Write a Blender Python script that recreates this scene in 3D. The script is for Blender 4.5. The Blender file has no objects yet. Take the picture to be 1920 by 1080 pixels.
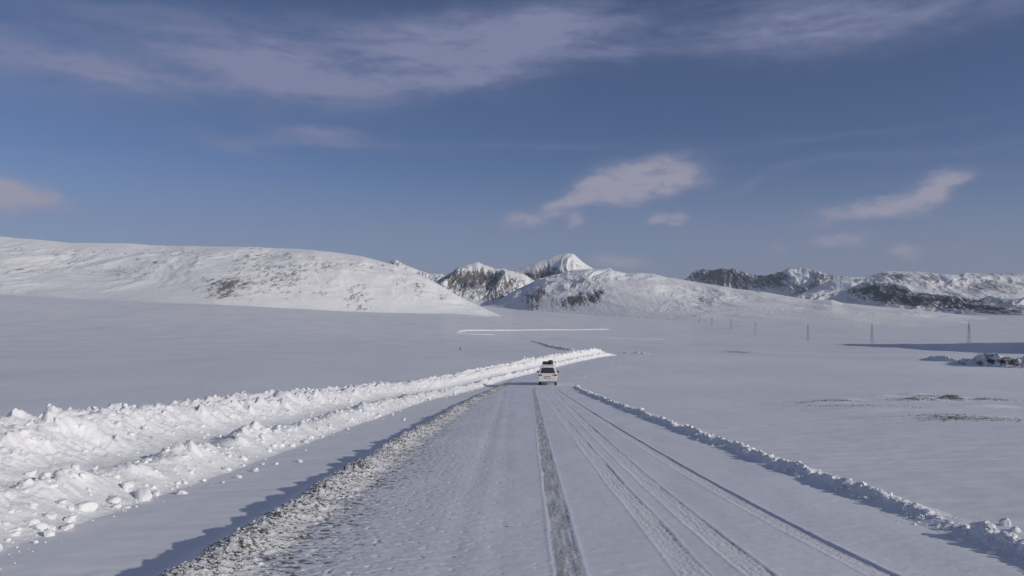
import bpy, bmesh, math, random
import numpy as np
from mathutils import Vector, Matrix

sc = bpy.context.scene
C = sc.collection
R = math.radians
F = 1500.0            # focal length in photo pixels (1920 wide)
HOR = 598.0           # horizon row of the photo
EYE = 1.69

# ------------------------------------------------------------------ camera
cam_d = bpy.data.cameras.new('camera')
cam_d.sensor_width = 36.0
cam_d.lens = F / 1920.0 * 36.0
cam_d.shift_y = (HOR - 540.0) / 1920.0
cam_d.clip_start = 0.1
cam_d.clip_end = 60000.0
cam = bpy.data.objects.new('camera', cam_d)
cam.location = (0, 0, EYE)
cam.rotation_euler = (R(90), 0, 0)
C.objects.link(cam)
sc.camera = cam

# ------------------------------------------------------------------ light
SUN_AZ, SUN_EL = 116.0, 20.0
sun_dir = Vector((math.sin(R(SUN_AZ)) * math.cos(R(SUN_EL)), math.cos(R(SUN_AZ)) * math.cos(R(SUN_EL)), math.sin(R(SUN_EL))))
sd = bpy.data.lights.new('sun', 'SUN')
sd.energy = 2.6
sd.angle = R(0.55)
sd.color = (1.0, 0.93, 0.835)
so = bpy.data.objects.new('sun', sd)
so.rotation_euler = sun_dir.to_track_quat('Z', 'Y').to_euler()
C.objects.link(so)
sc.view_settings.view_transform = 'Standard'
sc.view_settings.look = 'None'
sc.view_settings.exposure = 0.0
sc.view_settings.gamma = 1.0
sc.cycles.use_denoising = True
sc.cycles.max_bounces = 4
sc.cycles.diffuse_bounces = 3
sc.cycles.volume_bounces = 0

# ------------------------------------------------------------------ node helper
class N:
    def __init__(s, tree):
        s.t = tree; s.n = tree.nodes; s.l = tree.links
    def _set(s, sock, v):
        if isinstance(v, bpy.types.NodeSocket): s.l.new(v, sock)
        else: sock.default_value = v
    def node(s, typ, **kw):
        n = s.n.new(typ)
        for k, v in kw.items(): setattr(n, k, v)
        return n
    def m(s, op, a, b=None, c=None, clamp=False):
        n = s.n.new('ShaderNodeMath'); n.operation = op; n.use_clamp = clamp
        s._set(n.inputs[0], a)
        if b is not None: s._set(n.inputs[1], b)
        if c is not None: s._set(n.inputs[2], c)
        return n.outputs[0]
    def sep(s, v):
        n = s.n.new('ShaderNodeSeparateXYZ'); s._set(n.inputs[0], v); return n.outputs
    def comb(s, x, y, z):
        n = s.n.new('ShaderNodeCombineXYZ')
        for i, v in enumerate((x, y, z)): s._set(n.inputs[i], v)
        return n.outputs[0]
    def noise(s, vec, scale, detail=4.0, rough=0.5, dist=0.0, col=False):
        n = s.n.new('ShaderNodeTexNoise'); s._set(n.inputs['Vector'], vec)
        n.inputs['Scale'].default_value = scale; n.inputs['Detail'].default_value = detail
        n.inputs['Roughness'].default_value = rough; n.inputs['Distortion'].default_value = dist
        return n.outputs['Color'] if col else n.outputs['Fac']
    def ramp(s, v, a, b, lo=0.0, hi=1.0, smooth=True):
        n = s.n.new('ShaderNodeMapRange'); n.interpolation_type = 'SMOOTHSTEP' if smooth else 'LINEAR'
        s._set(n.inputs[0], v); n.inputs[1].default_value = a; n.inputs[2].default_value = b
        n.inputs[3].default_value = lo; n.inputs[4].default_value = hi
        return n.outputs[0]
    def mix(s, f, a, b, blend='MIX'):
        n = s.n.new('ShaderNodeMix'); n.data_type = 'RGBA'; n.blend_type = blend
        s._set(n.inputs[0], f)
        for i, v in ((6, a), (7, b)):
            if isinstance(v, tuple) and len(v) == 3: v = (*v, 1)
            s._set(n.inputs[i], v)
        return n.outputs[2]
    def attr(s, name, out='Fac'):
        n = s.n.new('ShaderNodeAttribute'); n.attribute_name = name; return n.outputs[out]
    def mul(s, vec, sc_):
        n = s.n.new('ShaderNodeVectorMath'); n.operation = 'MULTIPLY'; s._set(n.inputs[0], vec); n.inputs[1].default_value = sc_; return n.outputs[0]
    def bump(s, h, strength, dist, nrm=None):
        n = s.n.new('ShaderNodeBump'); s._set(n.inputs['Height'], h); n.inputs['Strength'].default_value = strength
        n.inputs['Distance'].default_value = dist
        if nrm is not None: s._set(n.inputs['Normal'], nrm)
        return n.outputs[0]

# ------------------------------------------------------------------ sky
world = bpy.data.worlds.new("World")
sc.world = world
world.use_nodes = True
wt = world.node_tree
wt.nodes.clear()
w = N(wt)
out = w.node('ShaderNodeOutputWorld')
bg = w.node('ShaderNodeBackground')
wt.links.new(bg.outputs[0], out.inputs[0])
sky = w.node('ShaderNodeTexSky', sky_type='NISHITA')
sky.sun_disc = False
sky.sun_elevation = R(SUN_EL)
sky.sun_rotation = R(SUN_AZ)
sky.altitude = 3500.0
sky.air_density = 1.0
sky.dust_density = 0.6
sky.ozone_density = 1.3
SKY_K = 0.056
d = w.node('ShaderNodeTexCoord').outputs['Generated']
dx, dy, dz = w.sep(d)
az = w.m('ARCTAN2', dx, dy)                      # 0 ahead, + to the right (radians)
el = w.m('ARCSINE', dz)
# soft warp of the directions so that cloud outlines are ragged
vec = w.comb(az, w.m('MULTIPLY', el, 2.2), 0.0)
wn = w.sep(w.noise(vec, 9.0, 5.0, 0.6, col=True))
wn2 = w.sep(w.noise(vec, 38.0, 4.0, 0.6, col=True))
def warp(base, i, a1, a2):
    r = w.m('MULTIPLY_ADD', w.m('SUBTRACT', wn[i], 0.5), a1, base)
    return w.m('MULTIPLY_ADD', w.m('SUBTRACT', wn2[i], 0.5), a2, r)
azS, elS = warp(az, 0, 0.10, 0.03), warp(el, 1, 0.026, 0.012)     # cirrus
azP, elP = warp(az, 0, 0.034, 0.016), warp(el, 1, 0.022, 0.014)     # puffs
def blob(A, E, px, py, rx, ry, rot, wgt, pw=1.0):
    a0 = math.atan((px - 960) / F); rr = math.hypot(px - 960, F)
    e0 = math.atan((HOR - py) / rr)
    k = math.cos(a0) ** 2
    sx, sy = rx / F * k, ry / F
    ca, sa = math.cos(R(rot)), math.sin(R(rot))
    du = w.m('SUBTRACT', A, a0); dv = w.m('SUBTRACT', E, e0)
    u = w.m('ADD', w.m('MULTIPLY', du, ca / sx), w.m('MULTIPLY', dv, sa / sx))
    v = w.m('ADD', w.m('MULTIPLY', du, -sa / sy), w.m('MULTIPLY', dv, ca / sy))
    q = w.m('ADD', w.m('MULTIPLY', u, u), w.m('MULTIPLY', v, v))
    if pw != 1.0: q = w.m('POWER', q, pw)
    return w.m('MULTIPLY', w.m('EXPONENT', w.m('MULTIPLY', q, -1.0)), wgt)
def addall(L):
    r = L[0]
    for x in L[1:]: r = w.m('ADD', r, x)
    return r
cir = [
 (-120, 95, 300, 36, -6, .75), (60, 105, 130, 26, -10, .5), (190, 132, 120, 22, -14, .8), (330, 155, 150, 24, -6, .6), (470, 130, 190, 42, -4, .62), (620, 160, 150, 32, 0, .62),
 (700, 95, 190, 42, 8, .42), (830, 140, 150, 34, 6, .62), (930, 90, 150, 52, 6, .80), (1060, 70, 120, 48, 10, .62), (1130, 95, 60, 24, 10, .35), (780, 60, 330, 34, 4, .28), (300, 40, 420, 36, -4, .36), (350, 115, 360, 44, -5, .36), (660, 120, 260, 48, 2, .34), (900, 60, 260, 50, 5, .30),
 (1420, 50, 170, 40, 0, .62), (1560, 38, 150, 38, 4, .72), (1700, 28, 220, 34, 6, .50), (1270, 75, 130, 26, 4, .35), (1860, 14, 200, 30, 6, .40), (1300, 20, 300, 22, 0, .25),
 (600, 252, 85, 12, -4, .85), (520, 262, 90, 12, 4, .4), (430, 275, 90, 15, -14, .45), (1250, 300, 90, 14, 0, .25), (150, 395, 300, 14, 0, .35),
 (1390, 345, 60, 10, 25, .35), (1700, 290, 400, 9, 0, .26), (900, 275, 420, 7, 0, .22), (1500, 265, 300, 6, 2, .2), (250, 300, 300, 8, 0, .2), (400, 345, 260, 9, 0, .25), (1750, 400, 260, 10, 0, .3), (1000, 430, 700, 7, 0, .4), (1500, 440, 400, 8, 0, .35)]
puf = [
 (-30, 352, 95, 28, -4, 1.0), (60, 368, 78, 17, -14, .8), (-120, 360, 120, 40, 0, .9),
 (1145, 338, 66, 30, 14, 1.0), (1250, 325, 66, 34, 2, 1.0), (1190, 358, 105, 22, 6, .7), (1060, 378, 85, 14, 30, .85), (968, 414, 34, 13, 10, .85),
 (1076, 410, 17, 18, 40, .85), (1233, 407, 17, 12, 0, .9), (1270, 406, 17, 11, 0, .85),
 (1748, 360, 62, 23, 30, 1.0), (1797, 338, 34, 12, 22, .8), (1655, 388, 62, 19, 12, 1.0), (1560, 405, 70, 18, 8, .55),
 (1575, 452, 50, 13, 4, 1.0), (1700, 472, 30, 13, 4, 1.0), (1452, 463, 24, 9, 0, .55), (1175, 495, 40, 12, 8, .85), (1130, 488, 32, 11, 0, .7), (707, 422, 14, 6, 0, .25), (1860, 492, 60, 12, 0, .25), (1790, 462, 14, 6, 0, .2)]
S = addall([blob(azS, elS, *b) for b in cir])
P = addall([blob(azP, elP, *b, pw=1.15) for b in puf])
wisp = w.noise(w.comb(w.m('MULTIPLY', az, 3.0), w.m('MULTIPLY', el, 14.0), 3.0), 2.4, 7.0, 0.62, 0.4)
wisp_f = w.noise(w.comb(w.m('MULTIPLY', az, 5.0), w.m('MULTIPLY', el, 12.0), 7.0), 6.0, 6.0, 0.6, 0.2)
Sn = w.m('MULTIPLY', S, w.m('ADD', w.ramp(wisp, 0.25, 0.72, 0.22, 1.18), w.m('MULTIPLY', w.m('SUBTRACT', wisp_f, 0.5), 0.9)))
Pn = w.m('MULTIPLY', P, w.ramp(wisp_f, 0.25, 0.72, 0.45, 1.25))
Pn = w.ramp(Pn, -0.05, 1.15, 0.0, 1.0)
Sf = w.m('MULTIPLY', Sn, 0.86, clamp=True)
Pf = w.m('MULTIPLY', Pn, 0.98, clamp=True)
# high thin veil low over the horizon
veil = w.m('MULTIPLY', w.ramp(el, 0.20, 0.03, 0.0, 0.92), w.ramp(w.noise(w.comb(w.m('MULTIPLY', az, 1.4), w.m('MULTIPLY', el, 34.0), 5.0), 1.5, 6.0, 0.55), 0.25, 0.65, 0.55, 1.0))
# the Nishita sky, thinned and cooled as the photograph's
hs = w.node('ShaderNodeHueSaturation'); wt.links.new(sky.outputs[0], hs.inputs['Color'])
hs.inputs['Saturation'].default_value = 1.0
base = w.mix(1.0, hs.outputs[0], (SKY_K * 0.91, SKY_K * 0.955, SKY_K * 1.19), 'MULTIPLY')
c1 = w.mix(veil, base, (0.212, 0.240, 0.335))
c2 = w.mix(Sf, c1, (0.200, 0.224, 0.362))
c3 = w.mix(Pf, c2, (0.315, 0.312, 0.405))
# unseen brightening round the sun and behind the viewer, added for ambient light
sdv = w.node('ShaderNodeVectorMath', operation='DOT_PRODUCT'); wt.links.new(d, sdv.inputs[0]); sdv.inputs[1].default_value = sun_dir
fill_glow = w.ramp(sdv.outputs['Value'], 0.25, 1.0)
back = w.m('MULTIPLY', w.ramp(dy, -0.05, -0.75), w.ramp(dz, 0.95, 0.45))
c4 = w.mix(w.m('MULTIPLY', w.m('MAXIMUM', fill_glow, back), 0.5), c3, (0.46, 0.49, 0.60))
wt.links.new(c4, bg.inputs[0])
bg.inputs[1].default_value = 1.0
world.cycles.sampling_method = 'MANUAL'
world.cycles.sample_map_resolution = 512

# ------------------------------------------------------------------ numeric noise
_rng = np.random.RandomState(7)
_perm = _rng.permutation(256)
_perm = np.concatenate([_perm, _perm, _perm])
_ang = _rng.rand(256) * 2 * np.pi
_gx, _gy = np.cos(_ang), np.sin(_ang)
_val = _rng.rand(256)
def perlin(x, y, seed=0):
    x = np.asarray(x, float) + seed * 17.37; y = np.asarray(y, float) + seed * 9.71
    xi = np.floor(x).astype(np.int64); yi = np.floor(y).astype(np.int64)
    xf, yf = x - xi, y - yi
    xi &= 255; yi &= 255
    u = xf * xf * xf * (xf * (xf * 6 - 15) + 10); v = yf * yf * yf * (yf * (yf * 6 - 15) + 10)
    def g(a, b, fx, fy):
        h = _perm[_perm[a & 255] + (b & 255)]
        return _gx[h] * fx + _gy[h] * fy
    n00 = g(xi, yi, xf, yf); n10 = g(xi + 1, yi, xf - 1, yf)
    n01 = g(xi, yi + 1, xf, yf - 1); n11 = g(xi + 1, yi + 1, xf - 1, yf - 1)
    return ((n00 * (1 - u) + n10 * u) * (1 - v) + (n01 * (1 - u) + n11 * u) * v) * 1.5
def fbm(x, y, o=4, gain=0.5, seed=0):
    r = 0; a = 1.0; f = 1.0
    for i in range(o):
        r = r + a * perlin(x * f, y * f, seed + i * 3); a *= gain; f *= 2.03
    return r
def ridged(x, y, o=4, gain=0.5, seed=0):
    r = 0; a = 1.0; f = 1.0
    for i in range(o):
        r = r + a * (1 - np.abs(perlin(x * f, y * f, seed + i * 3)) * 2); a *= gain; f *= 2.03
    return r
def clods(x, y, cell, rad, seed=0, prob=1.0):
    """bumps like half-buried balls, one per cell at most"""
    x = np.asarray(x) / cell; y = np.asarray(y) / cell
    xi = np.floor(x).astype(np.int64); yi = np.floor(y).astype(np.int64)
    best = np.zeros(x.shape)
    for ax in (-1, 0, 1):
        for ay in (-1, 0, 1):
            cx, cy = xi + ax, yi + ay
            h = _perm[_perm[(cx + seed * 31) & 255] + (cy & 255)]
            h2 = _perm[h + 57]; h3 = _perm[h + 131]; h4 = _perm[h + 201]
            px, py = cx + _val[h], cy + _val[h2]
            rr = rad / cell * (0.45 + 0.75 * _val[h3])
            dd = ((x - px) ** 2 + (y - py) ** 2) / (rr * rr)
            b = np.minimum(np.sqrt(np.clip(1 - dd, 0, 1)), 0.78) * (1 + 0.75 * ((_val[(h + 11) & 255] - .5) * (x - px) + (_val[(h + 77) & 255] - .5) * (y - py)) * 2 / rr) * rr * cell * (_val[h4] < prob)
            best = np.maximum(best, b)
    return best
def sstep(a, b, x):
    t = np.clip((np.asarray(x, float) - a) / (b - a), 0, 1); return t * t * (3 - 2 * t)

# ------------------------------------------------------------------ terrain functions (z relative to the eye)
_pk = [(60, 733.25), (75, 724.5), (88, 709), (100, 700.5), (137, 681), (183, 669), (300, 663), (500, 657), (800, 651), (1200, 645), (1800, 628), (2600, 614), (3400, 602), (4500, 592), (6000, 590), (9000, 590), (30000, 593)]
_ly = np.log(np.array([p[0] for p in _pk])); _yy = np.array([p[1] for p in _pk], float)
_lx = np.linspace(math.log(20), math.log(30000), 3000)
_tab = np.where(_lx < _ly[0], 691 + 2535 / np.exp(_lx), np.interp(_lx, _ly, _yy))
_kk = np.exp(-0.5 * (np.arange(-60, 61) / 22.0) ** 2); _kk /= _kk.sum()
_tabs = np.convolve(np.pad(_tab, 60, 'edge'), _kk, 'valid')
def zb(Y):
    Y = np.asarray(Y, float)
    Yc = np.maximum(Y, 1.0)
    yimg = np.interp(np.log(Yc), _lx, _tabs)
    zf = -(yimg - HOR) / F * Yc
    zn = -(93.0 * Y + 2535.0) / F
    return np.where(Y < 40, zn, np.where(Y < 60, zn + (zf - zn) * sstep(40, 60, Y), zf))
_cy = [(-20, 0.85), (0, 0.85), (20, .9), (40, 1.15), (60, 1.6), (75, 2.3), (88, 4.2), (100, 6.6), (118, 10.4), (137, 14.6), (160, 20), (183, 25.8), (210, 33), (260, 46)]
_cx = np.linspace(-20, 260, 1400)
_cv = np.interp(_cx, [p[0] for p in _cy], [p[1] for p in _cy])
_kc = np.exp(-0.5 * (np.arange(-40, 41) / 14.0) ** 2); _kc /= _kc.sum()
_cv = np.convolve(np.pad(_cv, 40, 'edge'), _kc, 'valid')
def cen(Y): return np.interp(Y, _cx, _cv)
def hwid(Y): return np.interp(Y, [0, 20, 60, 100, 190], [3.47, 3.42, 3.25, 3.4, 3.4])
ROAD_END = 196.0
def lift_px(x, Y):
    L = np.interp(x, [-2500, -800, 0, 400, 560, 700, 830, 960, 1100, 1300], [95, 86, 72, 52, 40, 30, 24, 12, 5, 0])
    return L * sstep(250, 1900, Y)
# bumps of bare ground on the right plain: X, Y, rx, ry, height
def P2(px, Y): return (px - 960) / F * Y
MOUNDS = [(P2(1560, 37), 37.5, 1.25, .7, .16), (P2(1595, 40), 40.5, .8, .5, .12), (P2(1722, 40.5), 40.5, 1.3, .7, .20), (P2(1782, 41.5), 41.5, .75, .6, .25), (P2(1690, 44), 46, .9, .6, .14),
          (P2(1740, 46), 47.5, 1.0, .6, .18), (P2(1850, 41), 41.5, 1.4, .6, .17), (P2(1860, 33.5), 33.8, 1.5, .6, .16), (P2(1640, 31), 31.5, 2.0, .9, .10), (P2(1790, 26.3), 26.8, 2.4, .9, .15),
          (P2(1392, 300), 310, 8, 16, .7), (P2(1340, 300), 330, 16, 30, .5)]
def gz(X, Y, detail=True):
    X = np.asarray(X, float); Y = np.asarray(Y, float)
    Yp = np.maximum(Y, 1.0)
    xpx = 960 + F * X / Yp
    z = zb(Y) + lift_px(xpx, Y) / F * Yp
    o = X - cen(Y); hw = hwid(Y)
    near = 1 - sstep(85, 150, Y)
    # road bed hollow (the road sheet lies in it)
    inroad = (1 - sstep(hw - 0.30, hw - 0.02, np.abs(o))) * (1 - sstep(ROAD_END - 14, ROAD_END, Y))
    und = 0.05 * perlin(X / 7, Y / 9, 3) + 0.10 * perlin(X / 26, Y / 34, 5)
    und = und * sstep(hw + 0.3, hw + 5, np.abs(o)) + 0.35 * perlin(X / 95, Y / 140, 6) * sstep(60, 200, Y) + 1.6 * perlin(X / 420, Y / 600, 8) * sstep(400, 1500, Y) + 9.0 * perlin(X / 1500, Y / 1500, 9) * sstep(2000, 4000, Y)
    z = z + und
    # left foot of the embankment and the deeper snow on the right
    z = z - 0.38 * sstep(hw + 0.0, hw + 1.15, -o) * (1 - sstep(55, 110, Y))
    z = z + 0.05 * sstep(hw - 0.1, hw + 0.5, o) * (1 - sstep(55, 78, Y))
    if detail:
        m = sstep(hw, hw + 0.8, np.abs(o)) * (1 - sstep(60, 160, Y))
        z = z + m * (0.010 * fbm(X / 0.9 + 0.4 * perlin(X / 3, Y / 3, 2), Y / 0.45, 3, 0.5, 11) + 0.012 * fbm(X / 2.6, Y / 1.4, 2, 0.5, 15))
        z = z + 0.05 * fbm(X / 14, Y / 7, 3, 0.5, 41) * sstep(60, 150, Y) * (1 - sstep(900, 1500, Y))
        z = z + 2.2 * np.maximum(0, perlin(X / 160, Y / 260, 44)) * sstep(1300, 2300, Y)
    for (mx, my, rx, ry, hh) in MOUNDS:
        q = ((X - mx) / rx) ** 2 + ((Y - my) / ry) ** 2
        z = z + hh * np.exp(-q)
    # scarp: a terrace edge whose steep side faces away from the sun
    xe = np.interp(Y, [200, 300, 430, 700, 1100, 1300], [150, 190, 236, 344, 455, 470])
    s = X - xe
    Hs = np.interp(Y, [230, 300, 430, 700, 1080, 1200], [0.0, 4.6, 4.4, 3.6, 2.2, 0.0])
    z = z + Hs * sstep(0, 1, s / (Hs * 2.0 + 0.5)) * (1 - 0.9 * sstep(10, 170, s))
    z = z - inroad * 0.25
    return z
def hit(px, py, y0=4.0, y1=12000.0):
    """point of the ground seen at a photo pixel"""
    Y = np.exp(np.linspace(math.log(y0), math.log(y1), 6000))
    X = (px - 960) / F * Y
    zz = gz(X, Y); ray = -(py - HOR) / F * Y
    i = np.argmax(zz >= ray)
    if zz[i] < ray[i]: i = len(Y) - 1
    return float(X[i]), float(Y[i]), float(zz[i])

# ------------------------------------------------------------------ mesh helpers
def link(o, parent=None):
    C.objects.link(o)
    if parent is not None: o.parent = parent
    return o
def tag(o, label=None, cat=None, group=None, kind=None):
    if label: o['label'] = label
    if cat: o['category'] = cat
    if group: o['group'] = group
    if kind: o['kind'] = kind
    return o
def grid_obj(name, X, Y, Z, mat, parent=None, attrs=None):
    """X, Y, Z : (rows, cols) ; Z relative to the eye"""
    nr, nc = X.shape
    co = np.stack([X, Y, Z + EYE], -1).reshape(-1, 3).astype(np.float32)
    idx = np.arange(nr * nc).reshape(nr, nc)
    f = np.stack([idx[:-1, :-1], idx[:-1, 1:], idx[1:, 1:], idx[1:, :-1]], -1).reshape(-1, 4)
    return big_obj(name, co, f, mat, parent, attrs)
def big_obj(name, co, f, mat, parent=None, attrs=None, smooth=True):
    k = f.shape[1]
    me = bpy.data.meshes.new(name)
    me.vertices.add(len(co)); me.vertices.foreach_set('co', np.asarray(co, np.float32).ravel())
    me.loops.add(f.size); me.loops.foreach_set('vertex_index', f.astype(np.int32).ravel())
    me.polygons.add(len(f)); me.polygons.foreach_set('loop_start', np.arange(0, f.size, k, dtype=np.int32))
    me.update(calc_edges=True)
    me.polygons.foreach_set('use_smooth', np.full(len(f), smooth, dtype=bool))
    for an, av in (attrs or {}).items():
        av = np.asarray(av, np.float32)
        if av.ndim >= 2 and av.shape[-1] == 3:
            a = me.attributes.new(an, 'FLOAT_VECTOR', 'POINT'); a.data.foreach_set('vector', av.ravel())
        else:
            a = me.attributes.new(an, 'FLOAT', 'POINT'); a.data.foreach_set('value', av.ravel())
    me.materials.append(mat)
    o = bpy.data.objects.new(name, me)
    return link(o, parent)
def bm_obj(name, bm, mat, parent=None, smooth=False, bevel=0.0):
    bmesh.ops.recalc_face_normals(bm, faces=bm.faces)
    me = bpy.data.meshes.new(name); bm.to_mesh(me); bm.free()
    if smooth:
        for p in me.polygons: p.use_smooth = True
    me.materials.append(mat)
    o = link(bpy.data.objects.new(name, me), parent)
    if bevel:
        md = o.modifiers.new('bevel', 'BEVEL'); md.width = bevel; md.segments = 2; md.limit_method = 'ANGLE'; md.angle_limit = R(35)
    return o
def add_box(bm, c, s, rot=None):
    M = Matrix.Translation(c) @ (rot.to_4x4() if rot else Matrix()) @ Matrix.Diagonal((*s, 1))
    bmesh.ops.create_cube(bm, size=1.0, matrix=M)
def add_bar(bm, a, b, r, n=4):
    a, b = Vector(a), Vector(b); dd = b - a
    q = dd.to_track_quat('Z', 'Y')
    bmesh.ops.create_cone(bm, cap_ends=True, segments=n, radius1=r, radius2=r, depth=dd.length, matrix=Matrix.Translation((a + b) / 2) @ q.to_matrix().to_4x4())
def empty(name, loc):
    o = bpy.data.objects.new(name, None); o.location = loc; o.empty_display_size = 0.2
    return link(o)

# ------------------------------------------------------------------ materials
def new_mat(name):
    m = bpy.data.materials.new(name); m.use_nodes = True
    n = N(m.node_tree); b = m.node_tree.nodes['Principled BSDF']
    return m, n, b
def simple(name, col, rough=0.6, metal=0.0, spec=0.5, var=0.0, scale=6.0):
    m, n, b = new_mat(name)
    if var:
        co = n.node('ShaderNodeTexCoord').outputs['Object']
        f = n.noise(co, scale, 4.0)
        c = n.mix(n.ramp(f, 0.3, 0.7), tuple(x * (1 - var) for x in col), tuple(min(1, x * (1 + var)) for x in col))
        m.node_tree.links.new(c, b.inputs['Base Color'])
    else: b.inputs['Base Color'].default_value = (*col, 1)
    b.inputs['Roughness'].default_value = rough; b.inputs['Metallic'].default_value = metal
    b.inputs['Specular IOR Level'].default_value = spec
    return m
SNOW_A, SNOW_B = (0.80, 0.805, 0.83), (0.86, 0.86, 0.875)
ROCK_A, ROCK_B = (0.060, 0.056, 0.052), (0.17, 0.155, 0.135)
def lk(m, a, b): m.node_tree.links.new(a, b)

def mat_ground():
    m, n, b = new_mat('plain snow')
    p = n.node('ShaderNodeNewGeometry').outputs['Position']
    r = n.attr('rock')
    big = n.noise(n.mul(p, (1.0, 0.45, 1.0)), 0.03, 5.0, 0.6)
    fine = n.noise(n.mul(p, (1.0, 1.9, 1.0)), 2.6, 6.0, 0.65)
    fine2 = n.noise(p, 17.0, 4.0, 0.6)
    far = n.noise(n.mul(p, (1.0, 0.35, 1.0)), 0.012, 6.0, 0.65)
    snow = n.mix(n.ramp(big, 0.3, 0.7), (0.75, 0.755, 0.79), (0.84, 0.84, 0.865))
    snow = n.mix(n.ramp(far, 0.50, 0.66, 0.0, 0.30), snow, (0.60, 0.60, 0.63))
    rn = n.noise(n.mul(p, (0.6, 1.3, 1.0)), 3.2, 7.0, 0.72)
    rf = n.m('ADD', n.m('MULTIPLY', r, 0.42), n.m('MULTIPLY', rn, 1.3))
    rf = n.m('MULTIPLY', n.ramp(rf, 0.86, 1.06), n.ramp(r, 0.02, 0.14))
    rock = n.mix(n.ramp(fine2, 0.35, 0.65), (0.11, 0.11, 0.115), (0.25, 0.24, 0.235))
    lk(m, n.mix(rf, snow, rock), b.inputs['Base Color'])
    b.inputs['Roughness'].default_value = 0.55
    b.inputs['Specular IOR Level'].default_value = 0.25
    n1 = n.bump(fine, 0.25, 0.02)
    n2 = n.bump(fine2, 0.35, 0.006, n1)
    med = n.noise(n.mul(p, (0.6, 1.4, 1.0)), 0.35, 5.0, 0.6)
    n3 = n.bump(med, 0.35, 0.10, n2)
    lk(m, n3, b.inputs['Normal'])
    return m
def mat_road():
    m, n, b = new_mat('packed road snow')
    p = n.node('ShaderNodeNewGeometry').outputs['Position']
    tr = n.attr('track'); gr = n.attr('grit'); br = n.attr('brown')
    px, py, pz = n.sep(p)
    big = n.noise(n.mul(p, (1.0, 0.25, 1.0)), 0.8, 5.0, 0.6)
    fine = n.noise(n.mul(p, (1.0, 2.0, 1.0)), 9.0, 6.0, 0.65)
    grain = n.noise(p, 60.0, 3.0, 0.6)
    snow = n.mix(n.ramp(big, 0.3, 0.7), (0.715, 0.725, 0.765), (0.81, 0.815, 0.85))
    # small dark pits: grit showing through, with their stretched shadows painted in
    vo = n.node('ShaderNodeTexVoronoi'); vo.inputs['Scale'].default_value = 7.0; n._set(vo.inputs['Vector'], n.mul(p, (1.0, 0.9, 1.0)))
    pit = n.ramp(n.m('MULTIPLY_ADD', gr, 0.085, n.noise(n.mul(p, (1.0, 1.5, 1.0)), 9.5, 6.0, 0.72)), 0.60, 0.71)
    pit = n.m('MULTIPLY', pit, gr)
    col = n.mix(n.m('MULTIPLY', pit, 0.85), snow, (0.14, 0.13, 0.12))
    tread = n.noise(n.mul(p, (1.3, 1.0, 1.0)), 34.0, 5.0, 0.75)
    tcol = n.mix(n.ramp(tread, 0.34, 0.56), (0.58, 0.57, 0.57), (0.95, 0.95, 0.95))  # mottled packed snow, lightened to stand in for sunlit tread bumps
    bcol = n.mix(n.ramp(tread, 0.36, 0.66), (0.19, 0.18, 0.165), (0.66, 0.65, 0.64))
    col = n.mix(tr, col, tcol)
    col = n.mix(br, col, bcol)
    lk(m, col, b.inputs['Base Color'])
    b.inputs['Roughness'].default_value = 0.5
    b.inputs['Specular IOR Level'].default_value = 0.3
    h = n.m('SUBTRACT', n.m('MULTIPLY', fine, 0.7), n.m('MULTIPLY', pit, 0.8))
    n1 = n.bump(h, n_str, 0.010) if False else n.bump(h, 0.35, 0.010)
    n2 = n.bump(n.m('MULTIPLY', tread, n.m('ADD', tr, br)), 0.8, 0.016, n1)
    n3 = n.bump(grain, 0.35, 0.003, n2)
    lk(m, n3, b.inputs['Normal'])
    return m
def mat_bank(name='ploughed snow', dirt=0.06):
    m, n, b = new_mat(name)
    p = n.node('ShaderNodeNewGeometry').outputs['Position']
    f = n.noise(p, 1.6, 6.0, 0.6); g = n.noise(p, 9.0, 6.0, 0.7)
    c = n.mix(n.ramp(f, 0.3, 0.7), (0.80, 0.805, 0.83), (0.90, 0.90, 0.905))
    dmask = n.m('MULTIPLY', n.ramp(g, 0.66, 0.76), dirt)
    c = n.mix(dmask, c, (0.25, 0.22, 0.19))
    lk(m, c, b.inputs['Base Color'])
    b.inputs['Roughness'].default_value = 0.6; b.inputs['Specular IOR Level'].default_value = 0.2
    lk(m, n.bump(n.noise(p, 30.0, 4.0, 0.6), 0.4, 0.01, n.bump(g, 0.55, 0.06)), b.inputs['Normal'])
    return m
def mat_gravel(name='snowy gravel', a=0.40, bb=0.50, nz=0.80):
    m, n, b = new_mat(name)
    g = n.node('ShaderNodeNewGeometry'); p = g.outputs['Position']
    nx, ny, nzz = n.sep(g.outputs['Normal'])
    f = n.noise(p, 17.0, 6.0, 0.72); f2 = n.noise(p, 45.0, 3.0, 0.6)
    s = n.m('ADD', n.m('MULTIPLY', n.m('SUBTRACT', nzz, nz), 1.5), f)
    s = n.m('ADD', s, n.m('MULTIPLY', n.m('SUBTRACT', n.noise(p, 2.2, 3.0, 0.6), 0.5), 0.5))
    s = n.m('ADD', s, n.attr('cover'))
    sn = n.ramp(s, a, bb)
    stone = n.mix(n.ramp(f2, 0.35, 0.65), (0.075, 0.072, 0.068), (0.22, 0.21, 0.19))
    col = n.mix(sn, stone, (0.78, 0.775, 0.775))
    lk(m, col, b.inputs['Base Color'])
    b.inputs['Roughness'].default_value = 0.8
    lk(m, n.bump(f2, 0.6, 0.01), b.inputs['Normal'])
    return m
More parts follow.
